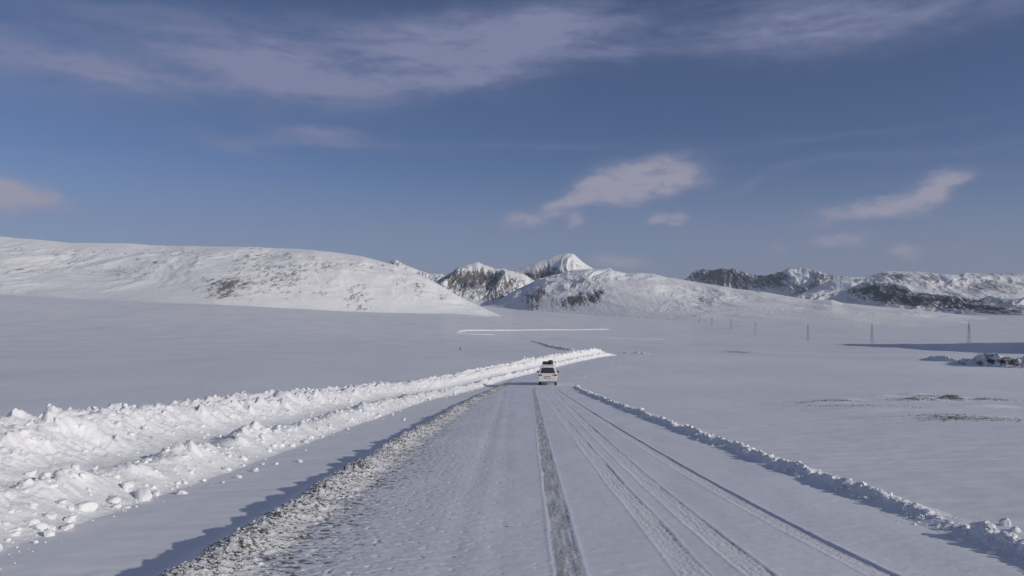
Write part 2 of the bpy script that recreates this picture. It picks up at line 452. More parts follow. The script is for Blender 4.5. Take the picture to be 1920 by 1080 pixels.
def mat_mountain(name, rs=1.0, cut=0.5, soft=0.07, streak=5.0, rk=(ROCK_A, ROCK_B), bmp=1.0, gain=1.0):
    """snow with rock showing where the attribute 'rock' is high; 'flow' = metres across, metres up the slope"""
    m, n, b = new_mat(name)
    fl = n.attr('flow', 'Vector'); r = n.attr('rock')
    p = n.node('ShaderNodeNewGeometry').outputs['Position']
    st = n.noise(n.mul(fl, (1.0, 1.0 / streak, 1.0)), 0.040 * rs, 8.0, 0.70, 0.3)
    sp = n.noise(fl, 0.13 * rs, 5.0, 0.70)
    nn = n.m('ADD', n.m('MULTIPLY', st, 0.55), n.m('MULTIPLY', sp, 0.45))
    f = n.m('ADD', n.m('MULTIPLY', n.m('SUBTRACT', nn, 0.5), 4.6 * gain), n.m('MULTIPLY', r, 0.66))
    rf = n.m('MULTIPLY', n.ramp(f, cut - soft, cut + soft), n.ramp(r, 0.03, 0.15))
    rock = n.mix(n.ramp(n.noise(fl, 0.11 * rs, 4.0, 0.6), 0.3, 0.7), rk[0], rk[1])
    snow = n.mix(n.ramp(n.noise(fl, 0.006 * rs, 5.0, 0.6), 0.3, 0.7), (0.79, 0.79, 0.81), (0.87, 0.87, 0.875))
    lk(m, n.mix(rf, snow, rock), b.inputs['Base Color'])
    b.inputs['Roughness'].default_value = 0.75; b.inputs['Specular IOR Level'].default_value = 0.15
    h = n.m('ADD', n.m('MULTIPLY', nn, 0.7), n.m('MULTIPLY', rf, 0.12))
    lk(m, n.bump(h, 0.6 * bmp, 14.0 / rs), b.inputs['Normal'])
    return m

# ------------------------------------------------------------------ ground sheet
M_ground = mat_ground(); M_road = mat_road(); M_bank = mat_bank(); M_gravel = mat_gravel()
q = np.linspace(845, 42, 660)
q = np.concatenate([np.linspace(845, 202, 330), np.linspace(200, 42, 420)])
rows = np.concatenate([[-40, -25, -15, -9, -6, -3, -1, 1], 2535.0 / q, np.exp(np.linspace(math.log(61.5), math.log(30000), 430))])
tt = np.concatenate([-np.exp(np.linspace(math.log(6), math.log(0.84), 40)), np.linspace(-0.82, 0.82, 1150), np.exp(np.linspace(math.log(0.84), math.log(6), 40))])
Yg = np.repeat(rows[:, None], len(tt), 1)
Xg = tt[None, :] * np.maximum(Yg + 6 * np.exp(-np.maximum(Yg, 0) / 60.0), 20.0 * (Yg < 0) + 4.0)
Zg = gz(Xg, Yg)
rk = np.zeros_like(Xg)
# bare patches (photo pixel, depth, half widths in metres, strength)
for (px, Y0, rx, ry, s) in [(1560, 37.3, 1.5, .35, .75), (1590, 39.8, .9, .3, .6), (1590, 34.6, 2.2, .5, .42), (1660, 32.5, 1.6, .4, .38), (1722, 40.0, 1.3, .45, .85), (1782, 41.0, .8, .5, 1.1), (1690, 44.5, .9, .4, .6),
                            (1745, 46.5, 1.0, .4, .7), (1850, 41.0, 1.6, .3, .9), (1860, 33.0, 1.3, .4, .5), (1760, 26.6, 1.2, .4, .55), (1800, 26.0, 1.8, .55, .8), (1855, 25.5, 1.2, .35, .5), (1700, 26.6, .7, .2, .45), (1420, 38.0, 3.2, .35, .25), (1750, 29.5, 3.0, .4, .25),
                            (1386, 300, 5.5, 15, .8), (1360, 330, 14, 10, .35)]:
    X0 = P2(px, Y0)
    rk = np.maximum(rk, s * np.exp(-((Xg - X0) / (rx * 1.35)) ** 2 - ((Yg - Y0) / (ry * 1.35)) ** 2))
ground = tag(grid_obj('ground', Xg, Yg, Zg, M_ground, attrs={'rock': rk}), kind='structure')

# ------------------------------------------------------------------ road
TRK = {1: [(6.52, 1067), (8.74, 1048), (13.7, 1026), (22.2, 1013), (40.9, 1005), (60.3, 1000)],
       2: [(6.52, 1289), (8.74, 1222), (11.5, 1168), (14.2, 1111), (22.2, 1057), (32.0, 1032), (57.6, 1023), (75, 1016)],
       3: [(6.52, 1414), (7.8, 1340), (9.94, 1259), (13.7, 1178), (16.9, 1136), (22.2, 1104), (32.1, 1073), (46, 1048), (60, 1038)],
       4: [(6.7, 1616), (7.95, 1510), (8.96, 1440), (12.3, 1312), (17.1, 1206), (22.8, 1136), (29.5, 1101), (39, 1076), (57.6, 1055), (66.7, 1045)]}
def track_x(k, Y):
    pts = TRK[k]; ys = [p[0] for p in pts]; ps = np.array([p[1] for p in pts], float)
    a = np.polyfit(1.0 / np.array(ys), ps, 2)
    Yc = np.clip(Y, 5.8, ys[-1])
    v = (np.polyval(a, 1.0 / Yc) - 960) / F * Yc
    xe = (np.polyval(a, 1.0 / ys[-1]) - 960) / F * ys[-1]
    far = cen(Y) + (xe - cen(ys[-1]))
    return np.where(Y > ys[-1], far, v)
def road_surface(X, Y):
    o = X - cen(Y)
    z = zb(Y) + 0.05 * (1 - (o / 4.0) ** 2) + 0.35 * perlin(X / 95, Y / 140, 6) * sstep(60, 200, Y)
    return z
qr = np.linspace(2535 / 4.2, 2535 / 75.0, 660)
ry_ = np.concatenate([[-12, -8, -4, -1, 1, 2, 3, 3.7], 2535 / qr, np.exp(np.linspace(math.log(75.8), math.log(ROAD_END), 150))])
ou = np.linspace(-1, 1, 860)
Yr = np.repeat(ry_[:, None], len(ou), 1)
Or = ou[None, :] * (hwid(Yr) + 0.10)
Xr = cen(Yr) + Or
Zr = road_surface(Xr, Yr)
trk = np.zeros_like(Xr); brown = np.zeros_like(Xr)
base_n = 0.0022 * fbm(Xr / 0.22, Yr / 0.14, 3, 0.55, 21) + 0.006 * fbm(Xr / 0.9, Yr / 2.2, 2, 0.5, 25)
rough_left = sstep(1.2, -2.6, Xr)
base_n = base_n + rough_left * (0.005 * fbm(Xr / 0.12, Yr / 0.07, 2, 0.6, 27)) - (0.001 + 0.010 * rough_left) * sstep(0.42, 0.65, perlin(Xr / 0.10, Yr / 0.07, 31))
for k in (1, 2, 3, 4):
    xt = track_x(k, Yr)
    dd = Xr - xt
    wv = 0.108 + 0.008 * perlin(Yr / 0.9, 0 * Yr, 40 + k) + 0.007 * perlin(Yr / 0.12, dd / .1, 45 + k)
    xt_ = 0.012 * perlin(Yr / 2.5, 0 * Yr, 48 + k); dd = dd - xt_
    ins = 1 - sstep(wv - 0.018, wv + 0.012, np.abs(dd))
    shoulder = np.exp(-((np.abs(dd) - wv - 0.03) / 0.02) ** 2) * 0.003
    dep = {1: 0.005, 2: 0.006, 3: 0.007, 4: 0.015}[k]
    rib = 0.0005 * np.cos(dd / 0.11 * math.pi * 3.0) + 0.0035 * perlin(dd / 0.04, Yr / 0.035, 50 + k)
    fade = 1 - sstep(62, 74, Yr) if k != 2 else 1 - sstep(76, 90, Yr)
    base_n = base_n * (1 - ins * 0.8 * fade)
    Zr = Zr + fade * (-dep * ins + rib * ins + shoulder)
    if k == 1: brown = np.maximum(brown, ins * fade * (0.60 + 0.5 * fbm(dd / .12, Yr / 0.8, 3, .6, 60)))
    else: trk = np.maximum(trk, ins * fade * {2: 0.8, 3: 0.7, 4: 0.75}[k] * (0.75 + 0.45 * fbm(dd / .12, Yr / 0.9, 3, .6, 64 + k)))
# an old faint wheel line left of the fresh tracks
for xo, a in ((-0.55, 0.010), (-0.15, 0.006)):
    Zr = Zr - a * np.exp(-((Xr - xo + 0.02 * Yr * 0) / 0.16) ** 2) * (1 - sstep(50, 70, Yr))
Zr = Zr + base_n
grit = (0.25 + 0.75 * sstep(0.6, -2.4, Xr)) * sstep(-3.6, 0.2, -Xr)
grit = np.clip(grit * 0.8 + 0.9 * sstep(-0.9, -2.6, Xr + 0.3 * perlin(Xr / .8, Yr / 1.2, 66)), 0, 1.6)
Zr = np.where(np.abs(Or) > hwid(Yr) + 0.04, Zr - 0.16, Zr)
road = tag(grid_obj('road', Xr, Yr, Zr, M_road, attrs={'track': trk, 'brown': np.clip(brown, 0, 1), 'grit': grit}), kind='structure')

# ------------------------------------------------------------------ left gravel berm
def berm_z(o, Y, X):
    e = o + hwid(Y) + 0.10 * perlin(Y / 1.6, 0 * Y, 120) + 0.05 * perlin(Y / .5, 0 * Y, 121)
    prof = np.exp(-((e + 0.02) / 0.36) ** 2)
    h = prof * (0.07 + 0.06 * perlin(Y / 1.1, 0 * Y, 71) + 0.09 * perlin(Y / .35, 0 * Y, 77))
    n = np.where(e < 0, np.exp(-(e / 0.35) ** 2), np.exp(-(e / 0.62) ** 2)) * (0.75 + 0.6 * perlin(X / 0.7, Y / 0.9, 76))
    n = np.clip(n, 0, 1.2)
    h = h + n * (0.022 * np.abs(fbm(X / 0.21, Y / 0.17, 3, 0.6, 73)) + clods(X, Y, 0.15, 0.06, 5, 0.22) * 0.6 + clods(X, Y, 0.065, 0.028, 9, 0.5) * 0.7)
    return h
qb = np.linspace(2535 / 4.2, 2535 / 78.0, 900)
yb_ = np.concatenate([[-8, -4, 0, 2, 3.2], 2535 / qb])
eb = np.linspace(-0.85, 1.05, 230)
Yb = np.repeat(yb_[:, None], len(eb), 1)
Ob = -hwid(Yb) + eb[None, :]
Xb = cen(Yb) + Ob
under = np.where(Ob < -hwid(Yb), gz(Xb, Yb), road_surface(Xb, Yb))
bl = sstep(-0.05, 0.15, eb[None, :])
Zb = gz(Xb, Yb) * (1 - bl) + np.where(bl > 0, road_surface(Xb, Yb), 0) * bl
Zb = np.maximum(Zb, np.where(eb[None, :] < 0.12, road_surface(Xb, Yb) - 0.75 * np.maximum(0, -eb[None, :] - 0.0) , -99))
hb = berm_z(Ob, Yb, Xb) * (1 - sstep(70, 78, Yb))
edge = sstep(-0.85, -0.6, eb[None, :]) * (1 - sstep(0.75, 1.0, eb[None, :]))
Zb = Zb + hb - 0.05 * (1 - edge) - 0.012
cover = 0.42 * sstep(0.15, 0.95, eb[None, :] + 0.25 * perlin(Xb / .5, Yb / .6, 78)) + 0.45 * sstep(0.10, 0.50, -eb[None, :]) - 0.10
berm = tag(grid_obj('gravel_berm', Xb, Yb, Zb, M_gravel, attrs={'cover': cover}), 'low ridge of grey gravel mixed with snow along the left edge of the road', 'gravel berm')

# ------------------------------------------------------------------ scatter of deformed balls
def ico(sub):
    bm = bmesh.new(); bmesh.ops.create_icosphere(bm, subdivisions=sub, radius=1.0)
    v = np.array([x.co[:] for x in bm.verts]); f = np.array([[x.index for x in p.verts] for p in bm.faces]); bm.free()
    return v, f
def scatter(name, pos, size, mat, sub=1, seed=1, flat=(0.55, 0.9), smooth=False, rough=0.25, parent=None):
    rng = np.random.RandomState(seed); v, f = ico(sub)
    n = len(pos)
    a = rng.rand(n) * 6.283; ca, sa = np.cos(a), np.sin(a)
    s = np.stack([0.75 + 0.5 * rng.rand(n), 0.75 + 0.5 * rng.rand(n), flat[0] + (flat[1] - flat[0]) * rng.rand(n)], 1) * size[:, None]
    vv = v[None] * (1 + rough * (rng.rand(n, len(v), 1) - 0.5) * 2)
    # cut some facets for angular pieces
    vv = np.clip(vv, -0.86, 0.86)
    vv = vv * s[:, None, :]
    x = vv[..., 0] * ca[:, None] - vv[..., 1] * sa[:, None]; y = vv[..., 0] * sa[:, None] + vv[..., 1] * ca[:, None]
    t1 = (rng.rand(n) - 0.5) * 0.7
    z = vv[..., 2] * np.cos(t1)[:, None] + x * np.sin(t1)[:, None]
    co = np.stack([x + pos[:, 0:1], y + pos[:, 1:2], z + pos[:, 2:3] + EYE], -1).reshape(-1, 3)
    ff = (f[None] + (np.arange(n) * len(v))[:, None, None]).reshape(-1, 3)
    return big_obj(name, co, ff, mat, parent, smooth=smooth)
rng = np.random.RandomState(3)
n = 13000
yy = 4.3 * np.exp(rng.rand(n) ** 0.9 * math.log(78 / 4.3))
ee = rng.normal(0.02, 0.20, n) + (rng.rand(n) < 0.5) * rng.exponential(0.6, n); ee = np.clip(ee, -0.8, 3.5)
xx = cen(yy) - hwid(yy) + ee
zz = np.where(ee < 0, np.maximum(gz(xx, yy), road_surface(xx, yy) + 0.75 * ee), road_surface(xx, yy)) + berm_z(ee - hwid(yy), yy, xx) - 0.012
sz = (0.006 + 0.018 * rng.rand(n) ** 3) * (1 + yy / 50) * np.where(ee > .7, .6, 1)
tag(scatter('gravel', np.stack([xx, yy, zz + sz * 0.1], 1), sz, mat_gravel('loose stones', 0.50, 0.62, 0.80), 1, 5), kind='stuff')

# ------------------------------------------------------------------ ploughed bank on the left
def foot(Y): return cen(Y) + np.interp(Y, [-10, 20, 50, 62, 75, 88, 100, 200], [-6.45, -6.5, -6.6, -6.4, -5.5, -4.7, -4.2, -3.9])
def bank_h(X, Y, fine=True):
    u = foot(Y) - X                         # 0 at the foot, grows to the left
    sc_ = np.interp(Y, [0, 60, 100, 200], [1.0, 1.0, 0.8, 0.85]); u = u / sc_
    w1 = 0.30 * perlin(Y / 3.1, 0 * Y, 81) + 0.13 * perlin(Y / 0.9, 0 * Y, 82)
    w2 = 0.40 * perlin(Y / 4.3, 0 * Y, 83) + 0.18 * perlin(Y / 1.3, 0 * Y, 84)
    w3 = 0.35 * perlin(Y / 5.1, 0 * Y, 85) + 0.15 * perlin(Y / 1.1, 0 * Y, 86)
    def rid(c, hgt, wr, wl, x):
        t = x - c
        return hgt * np.where(t < 0, np.exp(-(np.abs(t) / wr) ** 1.7), np.exp(-(np.abs(t) / wl) ** 1.9))
    A1 = 0.30 + 0.13 * perlin(Y / 2.0, 0 * Y, 87) + 0.10 * perlin(Y / .6, 0 * Y, 88)
    A2 = 0.86 + 0.15 * perlin(Y / 3.0, 0 * Y, 89) + 0.10 * perlin(Y / .8, 0 * Y, 90)
    A3 = 0.90 + 0.09 * perlin(Y / 3.7, 0 * Y, 91) + 0.07 * perlin(Y / .9, 0 * Y, 92)
    fl = 0.22 * sstep(0.1, 1.6, u) + 0.13 * sstep(2.2, 4.2, u) - 0.31 * sstep(6.4, 7.4, u)
    r1 = rid(0.95 + w1, A1, 0.55, 0.55, u)
    r2 = rid(3.6 + w2, A2 - 0.08, 0.85, 0.50, u)
    r3 = rid(6.8 + w3, A3 - 0.27, 0.70, 0.38, u)
    h = fl + np.maximum(np.maximum(r1, r2), r3) + 0.25 * np.minimum(r1, r2)
    rough = sstep(0.10, 0.45, r1 + r2 + r3)
    # sliding chutes and lumps
    chute = 0.16 * ridged(Y / 0.55 + 0.35 * perlin(u / .8, Y, 95), u / 1.8, 3, 0.5, 96) - 0.16
    h = h + (0.15 + 0.85 * rough) * (0.34 * chute + 0.06 * fbm(X / 0.45, Y / 0.5, 5, 0.66, 97))
    h = h + (0.12 + 0.88 * rough) * (clods(X, Y, 1.15, 0.36, 3, 0.38) * 0.60 + clods(X, Y, 0.48, 0.17, 4, 0.42) * 0.65)
    if fine:
        h = h + (0.05 + 0.95 * rough) * clods(X, Y, 0.22, 0.08, 6, 0.40) * 0.65
    big = np.interp(Y, [0, 90, 150, 185, 198, 203], [1, 1.0, 1.35, 1.8, 0.9, 0])
    side = sstep(-0.15, 0.5, u) * (1 - sstep(7.3, 8.6, u))
    return h * side * big * (0.9 + .1 * perlin(Y / 9, 0 * Y, 98))
q = np.linspace(2535 / 5.2, 2535 / 95.0, 1000)
ybk = np.concatenate([np.linspace(-8, 5, 60), 2535 / q, np.exp(np.linspace(math.log(95.6), math.log(204), 240))])
uu = np.linspace(-0.5, 9.0, 560)
Yk = np.repeat(ybk[:, None], len(uu), 1)
Xk = foot(Yk) - uu[None, :] * np.interp(Yk, [0, 60, 100, 200], [1.0, 1.0, 0.8, 0.85])
Hk = bank_h(Xk, Yk)
gk = gz(Xk, Yk)
ek = sstep(-0.5, -0.15, uu[None, :]) * (1 - sstep(8.3, 8.9, uu[None, :]))
Zk = gk + Hk + 0.002 - 0.03 * (1 - sstep(-0.15, 0.35, uu[None, :])) - 0.05 * (1 - ek)
Zk = np.where(Yk > 202, gk - 0.3, Zk)
bank = tag(grid_obj('snow_bank', Xk, Yk, Zk, M_bank), 'broad white bank of ploughed lumpy snow in rows, running along the left of the road', 'snow bank')
# clods thrown on it
n = 4200
yy = 5.5 * np.exp(rng.rand(n) ** 0.8 * math.log(195 / 5.5))
lane = rng.randint(0, 4, n)
uc = np.choose(lane, [0.45 + 0 * yy, 1.0 + 0 * yy, 3.4 + 0 * yy, 6.5 + 0 * yy]) + rng.normal(0, 1, n) * np.choose(lane, [0.35 + 0 * yy, 0.35 + 0 * yy, 0.6 + 0 * yy, 0.4 + 0 * yy])
uc = np.clip(uc, -0.35, 7.4)
xx = foot(yy) - uc * np.interp(yy, [0, 60, 100, 200], [1.0, 1.0, 0.8, 0.85])
zz = gz(xx, yy) + bank_h(xx, yy)
sz = (0.014 + 0.075 * rng.rand(n) ** 5) * (1 + np.minimum(yy, 120) / 80)
sz = np.where(uc < 0.1, sz * 0.6, sz)
tag(scatter('snow_clods', np.stack([xx, yy, zz + sz * 0.25], 1), sz, M_bank, 1, 8, (0.6, 0.95), False, 0.22), kind='stuff')

# lumps that rolled off the bank : photo pixel (x, y of the foot), size m, label
def lump(px, py, s, label, seed, sq=0.75):
    X, Y, Z = hit(px, py)
    Z = max(Z, float(gz(np.array(X), np.array(Y)) + bank_h(np.array(X), np.array(Y))))
    rg = np.random.RandomState(seed); v, f = ico(3)
    v = v.copy()
    dirs = rg.normal(0, 1, (13, 3)); dirs /= np.linalg.norm(dirs, axis=1)[:, None]
    for dvec in dirs:
        dpt = v @ dvec; lim = 0.55 + 0.30 * rg.rand()
        v = v - np.maximum(dpt - lim, 0)[:, None] * dvec * 0.97
    v = v + 0.06 * np.stack([fbm(v[:, 1] * 2.4 + seed, v[:, 2] * 2.4, 3), fbm(v[:, 0] * 2.4, v[:, 2] * 2.4 + seed, 3), fbm(v[:, 0] * 2.4 + 5, v[:, 1] * 2.4 + seed, 3)], 1)
    v = v * np.array([1.15, 0.95, sq]) * s
    v[:, 2] += s * sq * 0.50
    me_co = v
    o = big_obj('snow_lump', me_co, f, M_bank)
    o.location = (X, Y, Z + EYE - 0.01)
    o.rotation_euler = (0, 0, rg.rand() * 6)
    return tag(o, label, 'snow lump', 'loose snow lumps at the foot of the bank')
lump(74, 1000, .105, 'oblong snow lump nearest the lower left corner, clear of the bank', 1, .7)
lump(60, 985, .065, 'small snow ball just behind the oblong lump near the lower left corner', 2)
lump(162, 967, .155, 'broad low snow lump between the lower left pair and the clustered lumps', 3, .55)
lump(214, 950, .105, 'rounded snow lump at the left end of the cluster below the ploughed bank', 4)
lump(236, 953, .06, 'little snow crumb directly right of the rounded lump in the cluster', 5, .6)
lump(271, 938, .15, 'large blocky snow lump at the right end of the cluster below the bank', 6, .85)
lump(240, 934, .13, 'rounded snow lump tucked behind the cluster, touching the bank', 7, .8)
lump(341, 926, .10, 'lone flattened snow lump lying on smooth snow right of the cluster', 8, .6)
lump(381, 903, .05, 'small snow ball at the bank foot just right of the lone flattened lump', 9)
lump(418, 905, .045, 'tiny snow crumb beside the bank foot, between the small ball and the upper lump', 10)
lump(446, 896, .075, 'snow lump at the bank foot, uppermost of the row climbing right', 11)
lump(478, 884, .085, 'white snow lump at the bank foot where the front ridge narrows', 12)
lump(562, 866, .085, 'flat snow lump lying farthest right beside the gravel shadow', 13, .6)
lump(518, 871, .05, 'small snow crumb left of the farthest right flat lump', 14)
lump(757, 788, .10, 'isolated far snow lump on smooth snow below the thin end of the bank', 15)

# ------------------------------------------------------------------ right berm
def rberm(Y, e, X):
    H = np.interp(Y, [0, 7.2, 7.8, 8.2, 8.9, 9.3, 10, 30, 55, 70, 76], [0.12, 0.12, 0.12, 0.03, 0.02, 0.09, 0.115, 0.12, 0.15, 0.16, 0.04])
    cen_ = 0.30 + 0.10 * perlin(Y / 2.2, 0 * Y, 101) + 0.05 * perlin(Y / .5, 0 * Y, 102)
    t = e - cen_
    h = np.where(t < 0, np.exp(-(np.abs(t) / 0.10) ** 2), np.exp(-(np.abs(t) / 0.14) ** 1.5)) * H * (0.85 + 0.5 * perlin(Y / .8, 0 * Y, 103) + 0.45 * perlin(Y / .28, 0 * Y, 107))
    r = sstep(0.02, 0.10, h)
    return h + r * (0.03 * fbm(X / .2, Y / .2, 4, .6, 104) + clods(X, Y, 0.17, 0.05, 12, .3) * 0.6 + clods(X, Y, 0.08, 0.028, 13, .4) * 0.6)
q = np.linspace(2535 / 5.0, 2535 / 76.0, 1000)
yrb = 2535 / q
e2 = np.linspace(-0.10, 0.85, 140)
Y2 = np.repeat(yrb[:, None], len(e2), 1)
X2 = cen(Y2) + hwid(Y2) + e2[None, :]
bq = sstep(0.0, 0.35, e2[None, :]) + 0 * Y2
g2 = road_surface(X2, Y2) * (1 - bq) + gz(X2, Y2) * bq
ed = sstep(-0.10, 0.10, e2[None, :]) * (1 - sstep(0.55, 0.82, e2[None, :]))
Z2 = g2 + rberm(Y2, e2[None, :] + 0 * Y2, X2) * sstep(-0.1, 0.1, e2[None, :]) + 0.003 - 0.04 * (1 - ed)
M_berm2 = mat_bank('dirty berm snow', 0.35)
tag(grid_obj('snow_berm', X2, Y2, Z2, M_berm2), 'low crumbly snow ridge with grit along the right edge of the road', 'snow berm')
n = 900
yy = 5.2 * np.exp(rng.rand(n) * math.log(74 / 5.2))
ee = rng.normal(0.28, 0.12, n)
xx = cen(yy) + hwid(yy) + ee
zz = np.maximum(gz(xx, yy), road_surface(xx, yy)) + rberm(yy, ee, xx)
sz = (0.012 + 0.038 * rng.rand(n) ** 3) * (1 + yy / 40)
tag(scatter('snow_crumbs', np.stack([xx, yy, zz + sz * 0.1], 1), sz, M_berm2, 1, 9, (.6, .9), False), kind='stuff')
lump(1884, 985, .055, 'upright pale snow clod standing on the berm at the right edge', 21, 1.2)
lump(1906, 996, .060, 'squat snow clod in front of the upright one at the right edge', 22, .7)

# ------------------------------------------------------------------ far snow ridges left by the plough
def ridge(name, pts, wid, hgt, label, cat, nseed, mat=None, rough=0.35, yguess=None):
    P = [hit(a, b)[:2] for a, b in pts]
    P = np.array(P)
    dseg = np.concatenate([[0], np.cumsum(np.hypot(*np.diff(P, axis=0).T))])
    nl = int(max(60, min(900, dseg[-1] / (wid * 0.12))))
    s = np.linspace(0, dseg[-1], nl)
    cx_, cy_ = np.interp(s, dseg, P[:, 0]), np.interp(s, dseg, P[:, 1])
    k = max(3, nl // 40); ker = np.ones(k) / k
    cxs = np.convolve(np.pad(cx_, k // 2, 'edge'), ker, 'same')[k // 2:k // 2 + nl]; cys = np.convolve(np.pad(cy_, k // 2, 'edge'), ker, 'same')[k // 2:k // 2 + nl]
    tx, ty = np.gradient(cxs), np.gradient(cys); L = np.hypot(tx, ty) + 1e-9; nx_, ny_ = -ty / L, tx / L
    v = np.linspace(-1, 1, 33)
    Xq = cxs[:, None] + nx_[:, None] * v[None] * wid; Yq = cys[:, None] + ny_[:, None] * v[None] * wid
    endf = sstep(0, 0.06 * dseg[-1], s) * sstep(0, 0.06 * dseg[-1], dseg[-1] - s)
    A = hgt * endf * (1 + rough * perlin(s / (wid * 2), 0 * s, nseed) + rough * perlin(s / (wid * .7), 0 * s, nseed + 1))
    Hq = A[:, None] * np.exp(-(v[None] / 0.45) ** 2) * (1 + rough * 0.8 * fbm(Xq / (wid * .4), Yq / (wid * .4), 3, .6, nseed + 2))
    Zq = gz(Xq, Yq) + Hq - 0.25 * sstep(0.8, 1, np.abs(v))[None] - 0.02
    return tag(grid_obj(name, Xq, Yq, Zq, mat or M_bank), label, cat)
ridge('snow_ridge', [(852, 624), (870, 620.5), (960, 620), (1080, 619), (1150, 618)], 6.0, 2.0, 'long thin bright snow ridge across the valley floor, farthest of the ploughed ridges', 'snow ridge', 210, rough=.25)
ridge('snow_ridge', [(852, 625), (880, 627), (930, 628)], 5.0, 1.0, 'short snow ridge curling back beneath the left tip of the long thin ridge', 'snow ridge', 213)
ridge('snow_ridge', [(1115, 633), (1180, 635), (1250, 637)], 9.0, 1.6, 'faint straight snow ridge right of and below the long thin ridge', 'snow ridge', 216, rough=.15)
ridge('snow_ridge', [(996, 639), (1015, 644), (1030, 650), (1060, 656), (1078, 658)], 5.0, 1.3, 'dark edged winding snow ridge just beyond the heaped end of the bank', 'snow ridge', 219, rough=.45)
ridge('snow_ridge', [(1160, 662), (1195, 663), (1215, 664)], 2.5, 0.30, 'small crumbly snow ridge at the right tip of the heaped bank', 'snow ridge', 222, rough=.8)

# ------------------------------------------------------------------ rock outcrop on the right plain
M_outcrop = mat_mountain('outcrop rock', 30.0, 0.5, 0.08, 2.0, ((0.045, 0.042, 0.04), (0.15, 0.14, 0.12)), 0.6)
def outcrop(pts, depth, hs, label, seed, rocky=1.0):
    """a broken little scarp facing the camera and the left: pts photo pixels of its foot"""
    P = np.array([hit(a, b)[:2] for a, b in pts])
    dseg = np.concatenate([[0], np.cumsum(np.hypot(*np.diff(P, axis=0).T))])
    nl = 260; s = np.linspace(0, dseg[-1], nl)
    cx_, cy_ = np.interp(s, dseg, P[:, 0]), np.interp(s, dseg, P[:, 1])
    hh = np.interp(s / dseg[-1], np.linspace(0, 1, len(hs)), hs)
    v = np.linspace(0, 1, 60)
    Xq = cx_[:, None] + v[None] * depth * 0.35 + 0.35 * perlin(s / 3, 0 * s, seed)[:, None]; Yq = cy_[:, None] + v[None] * depth
    prof = sstep(0.0, 0.20, v) * (1 - sstep(0.28, 1.0, v))
    lat = (1 + 0.35 * perlin(s / 2.5, 0 * s, seed + 1) + 0.25 * perlin(s / .9, 0 * s, seed + 2))
    Hq = (hh * lat)[:, None] * prof[None] * (1 + 0.22 * fbm(Xq / 1.2, Yq / 1.2, 4, .6, seed + 3))
    Hq = Hq + (0.12 * ridged(Xq / 1.1, Yq / 1.1, 3, .5, seed + 4) * hh[:, None]) * prof[None] ** 0.5
    Zq = gz(Xq, Yq) + Hq - 0.04 - 0.4 * (sstep(0.9, 1, v))[None] - 0.3 * (1 - sstep(0, 0.05, v))[None]
    face = np.exp(-((v - 0.11) / 0.12) ** 2)[None] * (0.25 + 0.75 * sstep(-0.5, 0.3, perlin(s / 3.0, 0 * s, seed + 7)))[:, None]
    rkq = np.clip(face * rocky, 0, 1.2) * (hh[:, None] > 0.05)
    fl = np.stack([np.repeat(s[:, None], len(v), 1), Hq * 3, 0 * Hq], -1)
    return tag(grid_obj('rock_outcrop', Xq, Yq, Zq, M_outcrop, attrs={'rock': rkq, 'flow': fl}), label, 'rock outcrop')
outcrop([(1795, 684), (1830, 685.5), (1865, 688), (1890, 690), (1925, 691), (2000, 693)], 16, [0.05, .9, .5, 1.5, 1.7, 1.0, 1.4, .9, .1], 'dark broken rock outcrop with snow on top, at the right edge below the shaded slope', 300, 1.0)
outcrop([(1738, 676), (1760, 677), (1795, 678.5), (1812, 679)], 16, [0.02, .55, .8, .7, .05], 'low snow covered hump with a shaded face left of the dark outcrop', 320, .25)

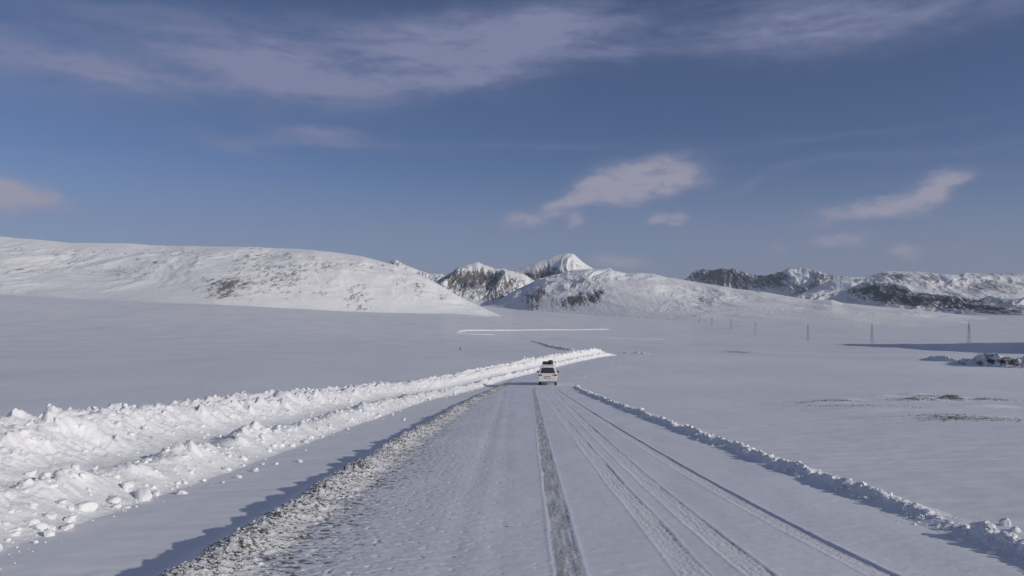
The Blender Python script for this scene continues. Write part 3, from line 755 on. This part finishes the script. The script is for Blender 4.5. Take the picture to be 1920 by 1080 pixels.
# ------------------------------------------------------------------ mountains
def massif(name, label, x0, x1, crest, base, Yb, Yc, prof, amp, lam, rocks, mat, nx=700, nv=150, jag=0.0, back=0.8, base_rock=0.0, seed=0, aniso=2.5, top_rock=0.0, cat='mountain', wide=0.25, shade=None):
    px = np.linspace(x0, x1, nx)
    cyy = np.interp(px, [p[0] for p in crest], [p[1] for p in crest])
    byy = np.interp(px, [p[0] for p in base], [p[1] for p in base])
    kx = max(3, int(nx * 5.0 / (x1 - x0)) | 1); ker = np.ones(kx) / kx
    def sm(a): return np.convolve(np.pad(a, kx // 2, 'edge'), ker, 'valid')
    cyy, byy = sm(cyy), sm(byy)
    if jag: cyy = cyy - jag * fbm(px / 14.0, 0 * px + seed, 5, 0.6, seed + 60)
    yb = np.interp(px, [p[0] for p in Yb], [p[1] for p in Yb]); yc = np.interp(px, [p[0] for p in Yc], [p[1] for p in Yc])
    v = np.concatenate([np.linspace(-0.08, 1, nv), 1 + np.linspace(0.03, back, 24)])
    V = v[None] + 0 * px[:, None]; PX = px[:, None] + 0 * V
    Y = yb[:, None] + (yc - yb)[:, None] * V
    kg = np.exp(-0.5 * (np.linspace(-3, 3, int(nx * 150.0 / (x1 - x0)) | 1)) ** 2); kg /= kg.sum()
    yb = np.convolve(np.pad(yb, len(kg) // 2, 'edge'), kg, 'valid'); yc = np.convolve(np.pad(yc, len(kg) // 2, 'edge'), kg, 'valid')
    Tb = (gz((px - 960) / F * yb, yb) - 1.0) / yb; Tc = -(cyy - HOR) / F
    Tc = np.maximum(Tc, Tb - 0.001)
    kw = np.exp(-0.5 * (np.linspace(-3, 3, int(nx * min(150.0, (x1 - x0) * .5) / (x1 - x0)) | 1)) ** 2); kw /= kw.sum()
    Tcw = np.convolve(np.pad(Tc, len(kw) // 2, 'edge'), kw, 'valid')
    vv = np.clip(V, 0, 1)
    g = prof(vv, PX) if callable(prof) else vv ** prof
    mv = sstep(0.35, 1.0, vv)
    T = Tb[:, None] + (Tc[:, None] * mv + Tcw[:, None] * (1 - mv) - Tb[:, None]) * g
    X = (PX - 960) / F * Y
    Z = T * Y
    zc = (Tc * yc)[:, None]; ext = (yc - yb)[:, None]
    hgt = ((Tc - Tb) * yc)[:, None]
    Z = np.where(V > 1, zc - (V - 1) ** 1.3 * ext * 0.35, Z)
    wr = lam * 0.35
    Xw = X + wr * perlin(X / lam, Y / lam, seed + 2); Yw = Y + wr * perlin(X / lam, Y / lam, seed + 5)
    nz = ridged(Xw / lam, Yw / (lam * aniso), 6, 0.52, seed) - 1.0
    env = np.sin(np.clip(V, 0, 1) * math.pi * 0.5) * (1 - 0.85 * sstep(0.8, 1.0, V)) * np.clip(hgt / 60.0, 0, 1)
    am = amp(PX, V) if callable(amp) else amp
    Z = Z + am * nz * env
    Z = np.where(V < 0, Z + V * 400, Z)
    r = np.full(V.shape, base_rock) + top_rock * sstep(.75, 1, V)
    yimg = HOR - Z / Y * F
    for (rx0, ry0, rx, ry, st) in rocks:
        r = r + st * np.exp(-((PX - rx0) / rx) ** 2 - ((yimg - ry0) / ry) ** 2)
    r = np.clip(r, 0, 1.6) * sstep(-0.02, 0.05, V)
    fl = np.stack([X, Z + (Y - yb[:, None]) * 0.3, 0 * X], -1)
    return tag(grid_obj(name, X, Y, Z, mat, attrs={'rock': r, 'flow': fl}), kind='structure')
M_hill = mat_mountain('hill snow and scree', 1.6, 0.47, 0.16, 1.8, ((0.11, 0.105, 0.10), (0.27, 0.255, 0.24)), 0.55)
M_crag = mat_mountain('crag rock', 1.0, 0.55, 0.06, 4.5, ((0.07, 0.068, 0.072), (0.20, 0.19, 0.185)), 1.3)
M_far = mat_mountain('far crag rock', 0.7, 0.55, 0.08, 4.0, ((0.055, 0.06, 0.075), (0.15, 0.15, 0.165)), 1.3)  # rock tinted bluish to imitate distant haze and shade
dome = lambda v, px: np.sin(v * math.pi / 2) ** 1.05
lin = lambda v, px: v ** 0.95

# left hill
massif('hills', 'x', -1500, 962,
       [(-1500, 430), (-700, 430), (0, 443), (60, 448), (130, 455), (240, 456), (310, 461), (480, 463), (560, 467), (620, 472), (680, 481), (740, 497), (770, 509), (800, 521), (830, 537), (860, 555), (900, 574), (930, 588), (945, 595), (962, 602)],
       [(-1500, 535), (0, 535), (300, 557), (400, 566), (560, 579), (700, 587), (830, 591), (962, 594)],
       [(-1500, 1400), (0, 1750), (400, 2050), (830, 2650), (962, 2800)], [(-1500, 2600), (0, 2700), (400, 2850), (700, 3050), (830, 3050), (962, 3000)],
       lambda v, px: (np.sin(v * math.pi / 2) ** 1.1 * 0.87 + 0.13 * v ** 3) * sstep(150, 480, px) * (1 - sstep(780, 930, px)) + sstep(780, 930, px) * (0.6 * v ** 1.7 + 0.4 * np.sin(v * math.pi / 2) ** 2) + (1 - sstep(150, 480, px)) * (0.55 * v ** 1.9 + 0.45 * np.sin(v * math.pi / 2) ** 2), 8.0, 260.0,
       [(415, 548, 26, 12, .62), (425, 530, 42, 11, .60), (470, 500, 50, 16, .36), (500, 478, 60, 10, .36), (535, 525, 38, 22, .48), (570, 500, 45, 14, .30), (620, 500, 40, 6, .34), (670, 555, 22, 22, .42), (680, 580, 12, 8, .45), (600, 545, 16, 14, .28), (785, 540, 14, 14, .48), (755, 530, 20, 12, .3), (830, 556, 12, 8, .4),
        (130, 490, 26, 5, .40), (210, 505, 40, 7, .25), (290, 490, 40, 9, .30), (240, 515, 50, 8, .25), (50, 508, 50, 8, .25), (170, 475, 100, 8, .20), (20, 470, 30, 8, .2), (350, 475, 50, 8, .28), (700, 500, 50, 8, .3), (450, 540, 60, 20, .3)],
       M_hill, nx=1500, nv=210, base_rock=0.06, seed=10, aniso=1.4)
# small peaks behind the hill
massif('mountains', 'x', 690, 870, [(690, 500), (722, 495), (742, 487), (760, 497), (785, 507), (805, 513), (828, 514), (845, 525), (870, 545)], [(690, 570), (870, 570)],
       [(690, 6500)], [(690, 7400)], lin, 45, 260, [(742, 494, 14, 7, .8), (805, 522, 12, 5, .5)], M_far, nx=260, nv=90, base_rock=.12, seed=20)
# rocky mountain left of centre with two summits
massif('mountains', 'x', 770, 1010, [(770, 570), (812, 532), (835, 515), (862, 502), (880, 494), (895, 490), (912, 496), (930, 503), (960, 506), (985, 512), (1010, 530)], [(770, 592), (1010, 588)],
       [(770, 4900)], [(770, 5700), (1010, 5900)], lin, 62, 300,
       [(850, 522, 30, 14, .62), (890, 520, 32, 14, .70), (925, 525, 30, 16, .6), (880, 545, 50, 14, .38), (930, 555, 24, 14, .5), (960, 535, 20, 16, .4), (893, 496, 12, 4, -.5)], M_crag, nx=420, nv=150, base_rock=.34, seed=30, aniso=3.0, jag=.5)
# snow dome with the dark triangular face
massif('mountains', 'x', 900, 1180, [(900, 545), (940, 515), (965, 506), (1000, 492), (1020, 486), (1040, 479), (1062, 475), (1074, 476), (1085, 485), (1098, 495), (1115, 506), (1140, 515), (1180, 530)], [(900, 585), (1180, 575)],
       [(900, 5600)], [(900, 6600)], lin, 50, 420,
       [(1000, 520, 34, 11, 1.0), (1030, 505, 22, 9, .8), (970, 530, 30, 10, .7), (1078, 497, 14, 5, .55), (1040, 515, 30, 8, .6)], M_crag, nx=420, nv=120, base_rock=.05, seed=40, aniso=2.5)
# big foreground mountain in the centre running down to the right
massif('mountains', 'x', 905, 2150, [(905, 590), (920, 574), (945, 556), (970, 543), (1000, 528), (1040, 514), (1075, 506), (1110, 505), (1130, 504), (1142, 502), (1150, 507), (1175, 512), (1200, 511), (1225, 513), (1250, 520), (1285, 525), (1330, 533), (1380, 541), (1430, 547), (1480, 556), (1520, 562), (1560, 562), (1580, 568), (1640, 574), (1720, 581), (1800, 590), (1860, 597), (1920, 601), (2150, 604)],
       [(905, 592), (1000, 590), (1300, 602), (1400, 606), (1600, 612), (2150, 616)],
       [(905, 4750), (1000, 4150), (1300, 3300), (1600, 2700), (2150, 2400)], [(905, 4950), (1100, 5000), (1300, 4900), (1560, 4300), (2150, 3500)],
       lambda v, px: (1 - sstep(1100, 1330, px)) * np.sin(v * math.pi / 2) ** 1.1 + sstep(1100, 1330, px) * v ** 0.95,
       lambda px, v: 5 + 30 * np.exp(-((px - 1060) / 80) ** 2) + 9 * np.exp(-((px - 1300) / 100) ** 2), 330,
       [(1000, 560, 22, 16, .95), (1020, 550, 14, 10, .6), (1035, 572, 12, 10, .5), (1080, 562, 20, 14, 1.05), (1060, 575, 14, 12, .7), (1112, 560, 18, 13, .95), (1125, 548, 12, 8, .6), (1055, 537, 26, 6, .4), (1000, 580, 14, 8, .4), (1172, 516, 10, 3, .55), (1150, 508, 14, 4, .55),
        (1212, 518, 30, 3, .3), (1290, 538, 9, 7, .55), (1310, 560, 14, 12, .38), (1300, 585, 10, 8, .35), (1245, 568, 18, 8, .12), (1335, 537, 10, 2.5, .5), (1415, 548, 14, 2.5, .35), (1500, 600, 12, 3, .25), (1580, 605, 7, 2, .5), (1500, 590, 60, 10, .12), (1815, 608, 20, 3, .45), (1850, 622, 10, 2, .3)],
       M_crag, nx=1500, nv=200, base_rock=.03, seed=50, aniso=1.6)
# jagged range on the right, rock cover thickened to paint its blue shade
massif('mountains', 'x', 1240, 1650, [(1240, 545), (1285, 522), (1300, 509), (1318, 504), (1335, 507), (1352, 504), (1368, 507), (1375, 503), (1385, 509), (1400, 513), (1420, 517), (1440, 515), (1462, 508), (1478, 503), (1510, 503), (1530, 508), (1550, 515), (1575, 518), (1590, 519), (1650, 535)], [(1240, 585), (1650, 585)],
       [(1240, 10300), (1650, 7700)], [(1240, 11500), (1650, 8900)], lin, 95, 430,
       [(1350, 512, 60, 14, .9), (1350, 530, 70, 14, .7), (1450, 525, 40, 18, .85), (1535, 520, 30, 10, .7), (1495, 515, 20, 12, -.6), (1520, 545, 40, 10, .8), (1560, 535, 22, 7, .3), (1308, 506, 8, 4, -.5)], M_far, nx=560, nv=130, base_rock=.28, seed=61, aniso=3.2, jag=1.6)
# plateau range at far right
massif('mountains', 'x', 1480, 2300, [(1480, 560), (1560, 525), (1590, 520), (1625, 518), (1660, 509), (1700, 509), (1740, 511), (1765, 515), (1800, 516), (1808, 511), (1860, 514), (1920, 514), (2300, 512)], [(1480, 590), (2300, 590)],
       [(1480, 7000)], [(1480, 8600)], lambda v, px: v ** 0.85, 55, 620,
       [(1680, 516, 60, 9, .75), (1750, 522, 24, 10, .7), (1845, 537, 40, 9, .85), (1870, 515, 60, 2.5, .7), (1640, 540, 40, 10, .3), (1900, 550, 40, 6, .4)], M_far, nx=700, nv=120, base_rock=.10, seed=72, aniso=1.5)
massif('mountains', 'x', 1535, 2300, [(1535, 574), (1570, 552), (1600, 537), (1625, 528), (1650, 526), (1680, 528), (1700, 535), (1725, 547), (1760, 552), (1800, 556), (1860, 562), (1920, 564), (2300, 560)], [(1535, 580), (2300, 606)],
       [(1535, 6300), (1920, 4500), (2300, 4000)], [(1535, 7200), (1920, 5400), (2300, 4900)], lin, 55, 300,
       [(1640, 545, 60, 18, 1.1), (1700, 560, 50, 14, 1.0), (1780, 568, 60, 14, .85), (1850, 580, 50, 14, .8), (1900, 590, 60, 10, .4), (1660, 527, 8, 3, -.8)], M_far, nx=600, nv=130, base_rock=.2, seed=83, aniso=1.8, jag=.8)  # extra rock darkens this slope in place of real shade

# ------------------------------------------------------------------ van
M_white = simple('dusty white paint', (0.70, 0.69, 0.67), 0.45, var=0.08, scale=3.0)
M_glass = simple('dusty dark glass', (0.045, 0.05, 0.055), 0.25)
M_black = simple('black rubber and plastic', (0.03, 0.03, 0.032), 0.7)
M_grey = simple('grey wheel metal', (0.35, 0.35, 0.36), 0.4, 0.6)
M_red = simple('red lamp lens', (0.36, 0.035, 0.03), 0.3)
M_red_shaded = simple('shaded red lamp lens', (0.16, 0.05, 0.05), 0.3)  # copy of the red lens with shade painted into its colour
M_plate = simple('number plate', (0.62, 0.62, 0.62), 0.5)
M_bag = simple('dark cloth', (0.035, 0.036, 0.04), 0.85, var=0.3)
VY = 74.8
VX = (1027 - 960) / F * VY
vz = float(zb(np.array(VY)))
van = empty('van', (VX, VY + 0.0, vz + EYE + 0.02))
tag(van, 'snow-dusted white van driving away down the road, seen from behind', 'van')
slope = math.atan((float(zb(np.array(VY + 4.0))) - vz) / 4.0)
van.rotation_euler = (slope, 0, R(-3.0))
# body sections: y position, (half widths at heights)
HT = [0.32, 0.46, 0.80, 1.08, 1.14, 1.48, 1.72, 1.86, 1.90]
WD = [0.74, 0.84, 0.885, 0.885, 0.865, 0.765, 0.675, 0.56, 0.0]
stations = [  # y at low, y at belt, y at roof, width scale, roof height scale
    (0.00, 0.00, 0.30, 0.955, 0.985), (0.10, 0.08, 0.42, 1.0, 1.0), (1.0, 1.0, 1.0, 1.0, 1.0), (2.2, 2.2, 2.2, 1.0, 1.0), (3.2, 3.2, 2.9, 1.0, 0.99),
    (3.75, 3.7, 3.15, 0.99, 0.93)]
bm = bmesh.new(); rings = []
for (yl, yb2, yr, ws, hs_) in stations:
    pts = []
    for side in (1, -1):
        rng_ = list(range(len(HT))) if side == 1 else list(range(len(HT) - 2, -1, -1))
        for i in rng_:
            h = HT[i]; t = min(1, max(0, (h - 1.08) / 0.82))
            yv = (yl + (yb2 - yl) * min(1, h / 1.08)) * (1 - t) + yr * t
            hh = h if h < 1.1 else 1.08 + (h - 1.08) * hs_
            pts.append((side * WD[i] * ws, yv, hh))
    rings.append([bm.verts.new(p) for p in pts])
nb = [[(s * WD[i] * 0.985, y_, z_) for s in (1,) for i, z_ in ((0, .32), (1, .46), (2, .80), (3, 1.00), (4, 1.04))] for y_ in (3.95, 4.3, 4.42)]
for r0, r1 in zip(rings[:-1], rings[1:]):
    m_ = len(r0)
    for i in range(m_):
        bm.faces.new((r0[i], r0[(i + 1) % m_], r1[(i + 1) % m_], r1[i]))
bm.faces.new(rings[0]); bm.faces.new(list(reversed(rings[-1])))
add_box(bm, (0, 4.0, 0.70), (1.70, 0.95, 0.60))
bm_obj('body', bm, M_white, van, bevel=0.03)
# rear glass follows the tailgate
def panel(name, pts, mat, parent, thick=0.02, bev=0.0, nrm=None):
    bm = bmesh.new(); vs = [bm.verts.new(p) for p in pts]; f = bm.faces.new(vs)
    f.normal_update(); n_ = f.normal.copy()
    r = bmesh.ops.extrude_face_region(bm, geom=[f])
    vv = [g for g in r['geom'] if isinstance(g, bmesh.types.BMVert)]
    bmesh.ops.translate(bm, verts=vv, vec=n_ * thick)
    return bm_obj(name, bm, mat, parent, bevel=bev)
def ty(h):
    t = min(1, max(0, (h - 1.08) / 0.82)); return 0.30 * t
rw = panel('rear_window', [(-0.68, ty(1.16) - .004, 1.16), (0.68, ty(1.16) - .004, 1.16), (0.66, ty(1.3) - .004, 1.3), (0.55, ty(1.62) - .004, 1.62), (0.48, ty(1.67) - .004, 1.67), (-0.48, ty(1.67) - .004, 1.67), (-0.55, ty(1.62) - .004, 1.62), (-0.66, ty(1.3) - .004, 1.3)], M_glass, van, 0.012)
wb = bmesh.new(); add_bar(wb, (0.05, 0.015, 1.17), (0.42, 0.10, 1.38), 0.012)
bm_obj('wiper', wb, M_black, rw)
for s in (-1, 1):
    for (y0, y1) in ((0.62, 1.55), (1.65, 2.45), (2.52, 3.0)):
        z0, z1 = 1.17, 1.62
        w0, w1 = 0.862, 0.728
        pts = [(s * w0, y0, z0), (s * w0, y1, z0), (s * w1, y1 - (0.12 if y0 > 2.5 else 0), z1), (s * w1, y0 + (0.1 if y0 < 1 else 0), z1)]
        if s < 0: pts = pts[::-1]
        panel('side_window', pts, M_glass, van, 0.012)
    # tail lamps wrap the corner
    bm = bmesh.new(); add_box(bm, (s * 0.705, -0.012, 0.985), (0.335, 0.06, 0.115)); add_box(bm, (s * 0.868, 0.10, 0.985), (0.035, 0.20, 0.115))
    tl = bm_obj('tail_light', bm, M_red if s > 0 else M_red_shaded, van, bevel=0.012)
    if s < 0: tl['label'] = 'red tail lamp, shade painted into its lens'
    bm = bmesh.new(); add_box(bm, (s * 0.70, -0.045, 0.43), (0.16, 0.02, 0.05)); bm_obj('reflector', bm, M_red, van)
    bm = bmesh.new(); add_box(bm, (s * 0.985, 3.02, 1.20), (0.19, 0.10, 0.17)); add_bar(bm, (s * 0.86, 3.05, 1.12), (s * 0.97, 3.05, 1.16), 0.02)
    bm_obj('wing_mirror', bm, M_black, van, bevel=0.025)
bm = bmesh.new(); add_box(bm, (0, -0.03, 0.50), (1.70, 0.16, 0.24)); add_box(bm, (0, -0.085, 0.60), (1.3, 0.05, 0.05))
bm_obj('rear_bumper', bm, M_white, van, bevel=0.03)
bm = bmesh.new(); add_box(bm, (0, 0.06, 0.345), (1.46, 0.14, 0.09)); bm_obj('under_tray', bm, M_black, van, bevel=0.01)
bm = bmesh.new(); add_box(bm, (0, -0.012, 0.76), (0.60, 0.02, 0.20)); pr = bm_obj('plate_recess', bm, simple('painted recess shade', (0.42, 0.41, 0.40), 0.6), van)  # flat slab, the shade of the recess is painted into its grey
bm = bmesh.new(); add_box(bm, (0, -0.03, 0.74), (0.44, 0.012, 0.105)); bm_obj('number_plate', bm, M_plate, pr)
bm = bmesh.new(); add_box(bm, (0, -0.03, 0.86), (0.46, 0.03, 0.025)); bm_obj('tailgate_handle', bm, M_black, van)
bm = bmesh.new(); add_bar(bm, (-0.5, -0.02, 0.30), (-0.5, 0.35, 0.30), 0.035, 10); bm_obj('exhaust', bm, M_grey, van)
for s in (-1, 1):
    for yw in (0.78, 3.45):
        bm = bmesh.new()
        bmesh.ops.create_cone(bm, cap_ends=True, segments=28, radius1=0.335, radius2=0.335, depth=0.21, matrix=Matrix.Translation((s * 0.735, yw, 0.335)) @ Matrix.Rotation(R(90), 4, 'Y'))
        wh = bm_obj('wheel', bm, M_black, van, bevel=0.03)
        bm = bmesh.new()
        bmesh.ops.create_cone(bm, cap_ends=True, segments=20, radius1=0.2, radius2=0.16, depth=0.03, matrix=Matrix.Translation((s * 0.85, yw, 0.335)) @ Matrix.Rotation(R(90) * s, 4, 'Y'))
        bm_obj('rim', bm, M_grey, wh)
rr = bmesh.new()
for s in (-1, 1):
    add_bar(rr, (s * 0.50, 0.65, 1.97), (s * 0.50, 2.5, 1.97), 0.02, 6)
    for yv in (0.75, 1.6, 2.4): add_bar(rr, (s * 0.50, yv, 1.86), (s * 0.50, yv, 1.97), 0.018, 6)
for yv in (0.7, 1.1, 1.5, 1.9, 2.3): add_bar(rr, (-0.5, yv, 1.975), (0.5, yv, 1.975), 0.014, 6)
bm_obj('roof_rack', rr, M_black, van)
# luggage lashed to the rack
def bagmesh(sx, sy, sz_, seed):
    v, f = ico(3); v = np.sign(v) * np.abs(v) ** 0.7
    v = v * (1 + 0.10 * fbm(v[:, 0] * 1.7 + seed, v[:, 1] * 1.7 + v[:, 2], 3))[:, None]
    return v * np.array([sx, sy, sz_]), f
Mv = van.matrix_basis.copy()
Mv = Matrix.Translation(van.location) @ van.rotation_euler.to_matrix().to_4x4()
def on_roof(name, v, f, loc, label, cat, mat, rot=(0, 0, 0)):
    o = big_obj(name, v, f, mat)
    o.matrix_world = Mv @ Matrix.Translation(loc) @ Matrix.Rotation(rot[0], 4, 'X') @ Matrix.Rotation(rot[2], 4, 'Z')
    return tag(o, label, cat)
v, f = bagmesh(0.29, 0.42, 0.13, 3)
bag1 = on_roof('duffel_bag', v, f, (-0.22, 1.15, 2.11), 'low flat dark bag on the left of the van roof rack', 'bag', M_bag)
v, f = bagmesh(0.235, 0.36, 0.19, 8)
bag2 = on_roof('duffel_bag', v, f, (0.26, 1.05, 2.17), 'taller round dark bundle on the right of the van roof rack', 'bag', M_bag)
for bg_, (sx, h) in ((bag1, (0.295, 0.13)), (bag2, (0.24, 0.19))):
    for yv in (-0.15, 0.17):
        bm = bmesh.new()
        add_box(bm, (0, yv, h + .004), (sx * 1.5, 0.035, 0.012)); add_box(bm, (sx * .98, yv, 0), (0.012, 0.035, h * 1.3)); add_box(bm, (-sx * .98, yv, 0), (0.012, 0.035, h * 1.3))
        bm_obj('strap', bm, M_grey, bg_)

# ------------------------------------------------------------------ pylons
M_steel = simple('weathered galvanised steel', (0.19, 0.195, 0.21), 0.6, 0.3)
M_ins = simple('glass insulators', (0.10, 0.10, 0.10), 0.3)
def make_pylon():
    t = empty('pylon', (0, 0, 0))
    H = 30.0
    def hw(z): return 2.0 * (1 - z / 22.0) + 0.55 * (z / 22.0) if z < 22 else 0.55 - 0.35 * (z - 22) / 8
    bm = bmesh.new()
    lv = [0, 5, 9.5, 13.5, 17, 20, 22.5, 24.5, 26.3, 28, 30]
    for a, b in zip(lv[:-1], lv[1:]):
        ha, hb_ = hw(a), hw(b)
        cs = [(1, 1), (-1, 1), (-1, -1), (1, -1)]
        for k in range(4):
            p, q_ = cs[k], cs[(k + 1) % 4]
            add_bar(bm, (p[0] * ha, p[1] * ha, a), (p[0] * hb_, p[1] * hb_, b), 0.11)
            add_bar(bm, (p[0] * ha, p[1] * ha, a), (q_[0] * hb_, q_[1] * hb_, b), 0.05)
            add_bar(bm, (q_[0] * ha, q_[1] * ha, a), (p[0] * hb_, p[1] * hb_, b), 0.05)
            add_bar(bm, (p[0] * hb_, p[1] * hb_, b), (q_[0] * hb_, q_[1] * hb_, b), 0.07)
    bm_obj('lattice_mast', bm, M_steel, t)
    for z, L, sides in ((21.0, 3.1, (1, -1)), (25.2, 2.3, (1,)), (23.2, 2.3, (-1,))):
        bm = bmesh.new()
        for s in sides:
            add_bar(bm, (s * 0.4, 0.4, z), (s * L, 0, z + .1), 0.08); add_bar(bm, (s * 0.4, -0.4, z), (s * L, 0, z + .1), 0.08); add_bar(bm, (s * .35, 0, z + 1.3), (s * L, 0, z + .1), 0.06)
        ca = bm_obj('crossarm', bm, M_steel, t)
        for s in sides:
            bm = bmesh.new()
            for k in range(6): bmesh.ops.create_cone(bm, cap_ends=True, segments=8, radius1=0.13, radius2=0.05, depth=0.14, matrix=Matrix.Translation((s * L, 0, z - 0.05 - k * 0.2)))
            bm_obj('insulator', bm, M_ins, ca)
    for sx in (1, -1):
        for sy in (1, -1):
            bm = bmesh.new(); add_box(bm, (sx * 2.0, sy * 2.0, 0.05), (0.9, 0.9, 0.9)); bm_obj('footing', bm, simple('concrete', (0.35, 0.35, 0.34), 0.8) if 'concrete' not in bpy.data.materials else bpy.data.materials['concrete'], t, bevel=0.05)
    return t
def copy_tree(o, parent=None):
    c = o.copy(); C.objects.link(c); c.parent = parent
    for ch in o.children: copy_tree(ch, c)
    return c
pyl = [(1817, 1010, 'nearest lattice pylon, standing behind the shaded slope at the right'), (1635, 1165, 'lattice pylon at the thin left end of the shaded slope'),
       (1515, 1400, 'slim lattice pylon on open snow, third from the right'), (1416, 1800, 'far lattice pylon with its base on the valley floor, fourth from the right'),
       (1371, 2300, 'faint lattice pylon just left of the fourth, rightmost of the three faintest'), (1335, 2750, 'faint lattice pylon, middle of the three faintest'), (1312, 3150, 'most distant and faintest lattice pylon, leftmost of the line')]
proto = None
for (px, Y, lab) in pyl:
    X = (px - 960) / F * Y; Z = float(gz(np.array(X), np.array(Y)))
    t = make_pylon() if proto is None else copy_tree(proto)
    if proto is None: proto = t
    t.location = (X, Y, Z + EYE); t.rotation_euler = (0, 0, R(28))
    tag(t, lab, 'pylon', 'power line pylons crossing the valley')

# ------------------------------------------------------------------ small things on the plain
X, Y, Z = hit(863, 656)
s_ = Y * 6.0 / F
mp = empty('marker_post', (X, Y, Z + EYE)); tag(mp, 'tiny dark post standing alone on the left snow plain', 'marker post')
bm = bmesh.new(); bmesh.ops.create_cone(bm, cap_ends=True, segments=10, radius1=s_ * .16, radius2=s_ * .11, depth=s_, matrix=Matrix.Translation((0, 0, s_ / 2))); bm_obj('post', bm, simple('dark weathered wood', (0.07, 0.06, 0.055), 0.8), mp)
bm = bmesh.new(); bmesh.ops.create_icosphere(bm, subdivisions=2, radius=s_ * .22, matrix=Matrix.Translation((-s_ * .05, 0, s_ * .05)) @ Matrix.Diagonal((1.2, 1, .9, 1))); bm_obj('base_stone', bm, simple('base stone', (0.09, 0.085, 0.08), 0.9), mp)

# stones and dry tufts poking through the snow of the right plain
n = 700; k = 0; pts = []
src = [(1560, 37.3, 1.5, .35), (1590, 34.6, 2.0, .5), (1722, 40.0, 1.2, .4), (1782, 41.0, .7, .4), (1745, 46.5, 1.0, .4), (1850, 41.0, 1.5, .3), (1800, 26.0, 1.7, .5), (1760, 26.6, 1.1, .4), (1850, 25.6, 1.0, .3), (1660, 32.5, 1.4, .3)]
for _ in range(n):
    px, Y0, rx, ry = src[rng.randint(len(src))]
    pts.append((P2(px, Y0) + rng.normal(0, rx * .6), Y0 + rng.normal(0, ry * .7)))
pts = np.array(pts)
zz = gz(pts[:, 0], pts[:, 1])
tag(scatter('stones', np.column_stack([pts, zz]), 0.012 + 0.035 * rng.rand(n) ** 2.5, mat_gravel('plain stones', 0.55, 0.74, 0.80), 1, 15), kind='stuff')
bv = []; bf = []
for i in range(900):
    px, Y0, rx, ry = src[rng.randint(len(src) - 3)]
    cx0, cy0 = P2(px, Y0) + rng.normal(0, rx * .6), Y0 + rng.normal(0, ry * .6)
    a = rng.rand() * 6.28; h = 0.04 + 0.07 * rng.rand(); ln = 0.04 * rng.rand(); wd = 0.006
    bv.append((cx0, cy0, h, a, ln, wd))
bv = np.array(bv); zt = gz(bv[:, 0], bv[:, 1]) + EYE
co = np.zeros((len(bv), 3, 3))
co[:, 0] = np.stack([bv[:, 0] - bv[:, 5] * np.cos(bv[:, 3]), bv[:, 1] - bv[:, 5] * np.sin(bv[:, 3]), zt - .01], 1)
co[:, 1] = np.stack([bv[:, 0] + bv[:, 5] * np.cos(bv[:, 3]), bv[:, 1] + bv[:, 5] * np.sin(bv[:, 3]), zt - .01], 1)
co[:, 2] = np.stack([bv[:, 0] + bv[:, 4] * np.sin(bv[:, 3]), bv[:, 1] + bv[:, 4] * np.cos(bv[:, 3]), zt + bv[:, 2]], 1)
tag(big_obj('dry_grass', co.reshape(-1, 3), np.arange(len(bv) * 3).reshape(-1, 3), simple('dry grass', (0.13, 0.115, 0.09), 0.8)), kind='stuff')
# dark rock with a drift at the far left
X, Y, Z = hit(16, 541)
rg, (v, f) = np.random.RandomState(4), ico(4)
s_ = Y / F
v = v * (1 + 0.30 * fbm(v[:, 0] * 1.8 + 3, v[:, 1] * 1.8 + v[:, 2] * 1.3, 4, .6, 2))[:, None] * np.array([6.5 * s_, 6 * s_, 3.0 * s_])
o = big_obj('boulder', v, f, mat_gravel('boulder rock', 0.75, 0.9, 0.8)); o.location = (X, Y, Z + EYE)
tag(o, 'dark boulder with a snow drift on the slope at the far left edge', 'boulder')
ridge('snow_drift', [(22, 541), (34, 542), (52, 544.5)], 5.0, 2.6, 'bright streak of drifted snow trailing right from the far left boulder', 'snow drift', 240, rough=.2)

# ------------------------------------------------------------------ air
HAZE = 2.4e-5
if HAZE:
    bm = bmesh.new()
    lo = (-180000.0, -600.0, -700.0); hi = (180000.0, 31000.0, 1100.0)
    add_box(bm, ((lo[0] + hi[0]) / 2, (lo[1] + hi[1]) / 2, (lo[2] + hi[2]) / 2), (hi[0] - lo[0], hi[1] - lo[1], hi[2] - lo[2]))
    mh = bpy.data.materials.new('thin air'); mh.use_nodes = True; mh.node_tree.nodes.clear()
    mo = mh.node_tree.nodes.new('ShaderNodeOutputMaterial'); pv = mh.node_tree.nodes.new('ShaderNodeVolumePrincipled')
    pv.inputs['Color'].default_value = (0.75, 0.84, 1.0, 1); pv.inputs['Density'].default_value = HAZE
    mh.node_tree.links.new(pv.outputs[0], mo.inputs['Volume'])
    hz = bm_obj('haze', bm, mh); hz['kind'] = 'stuff'
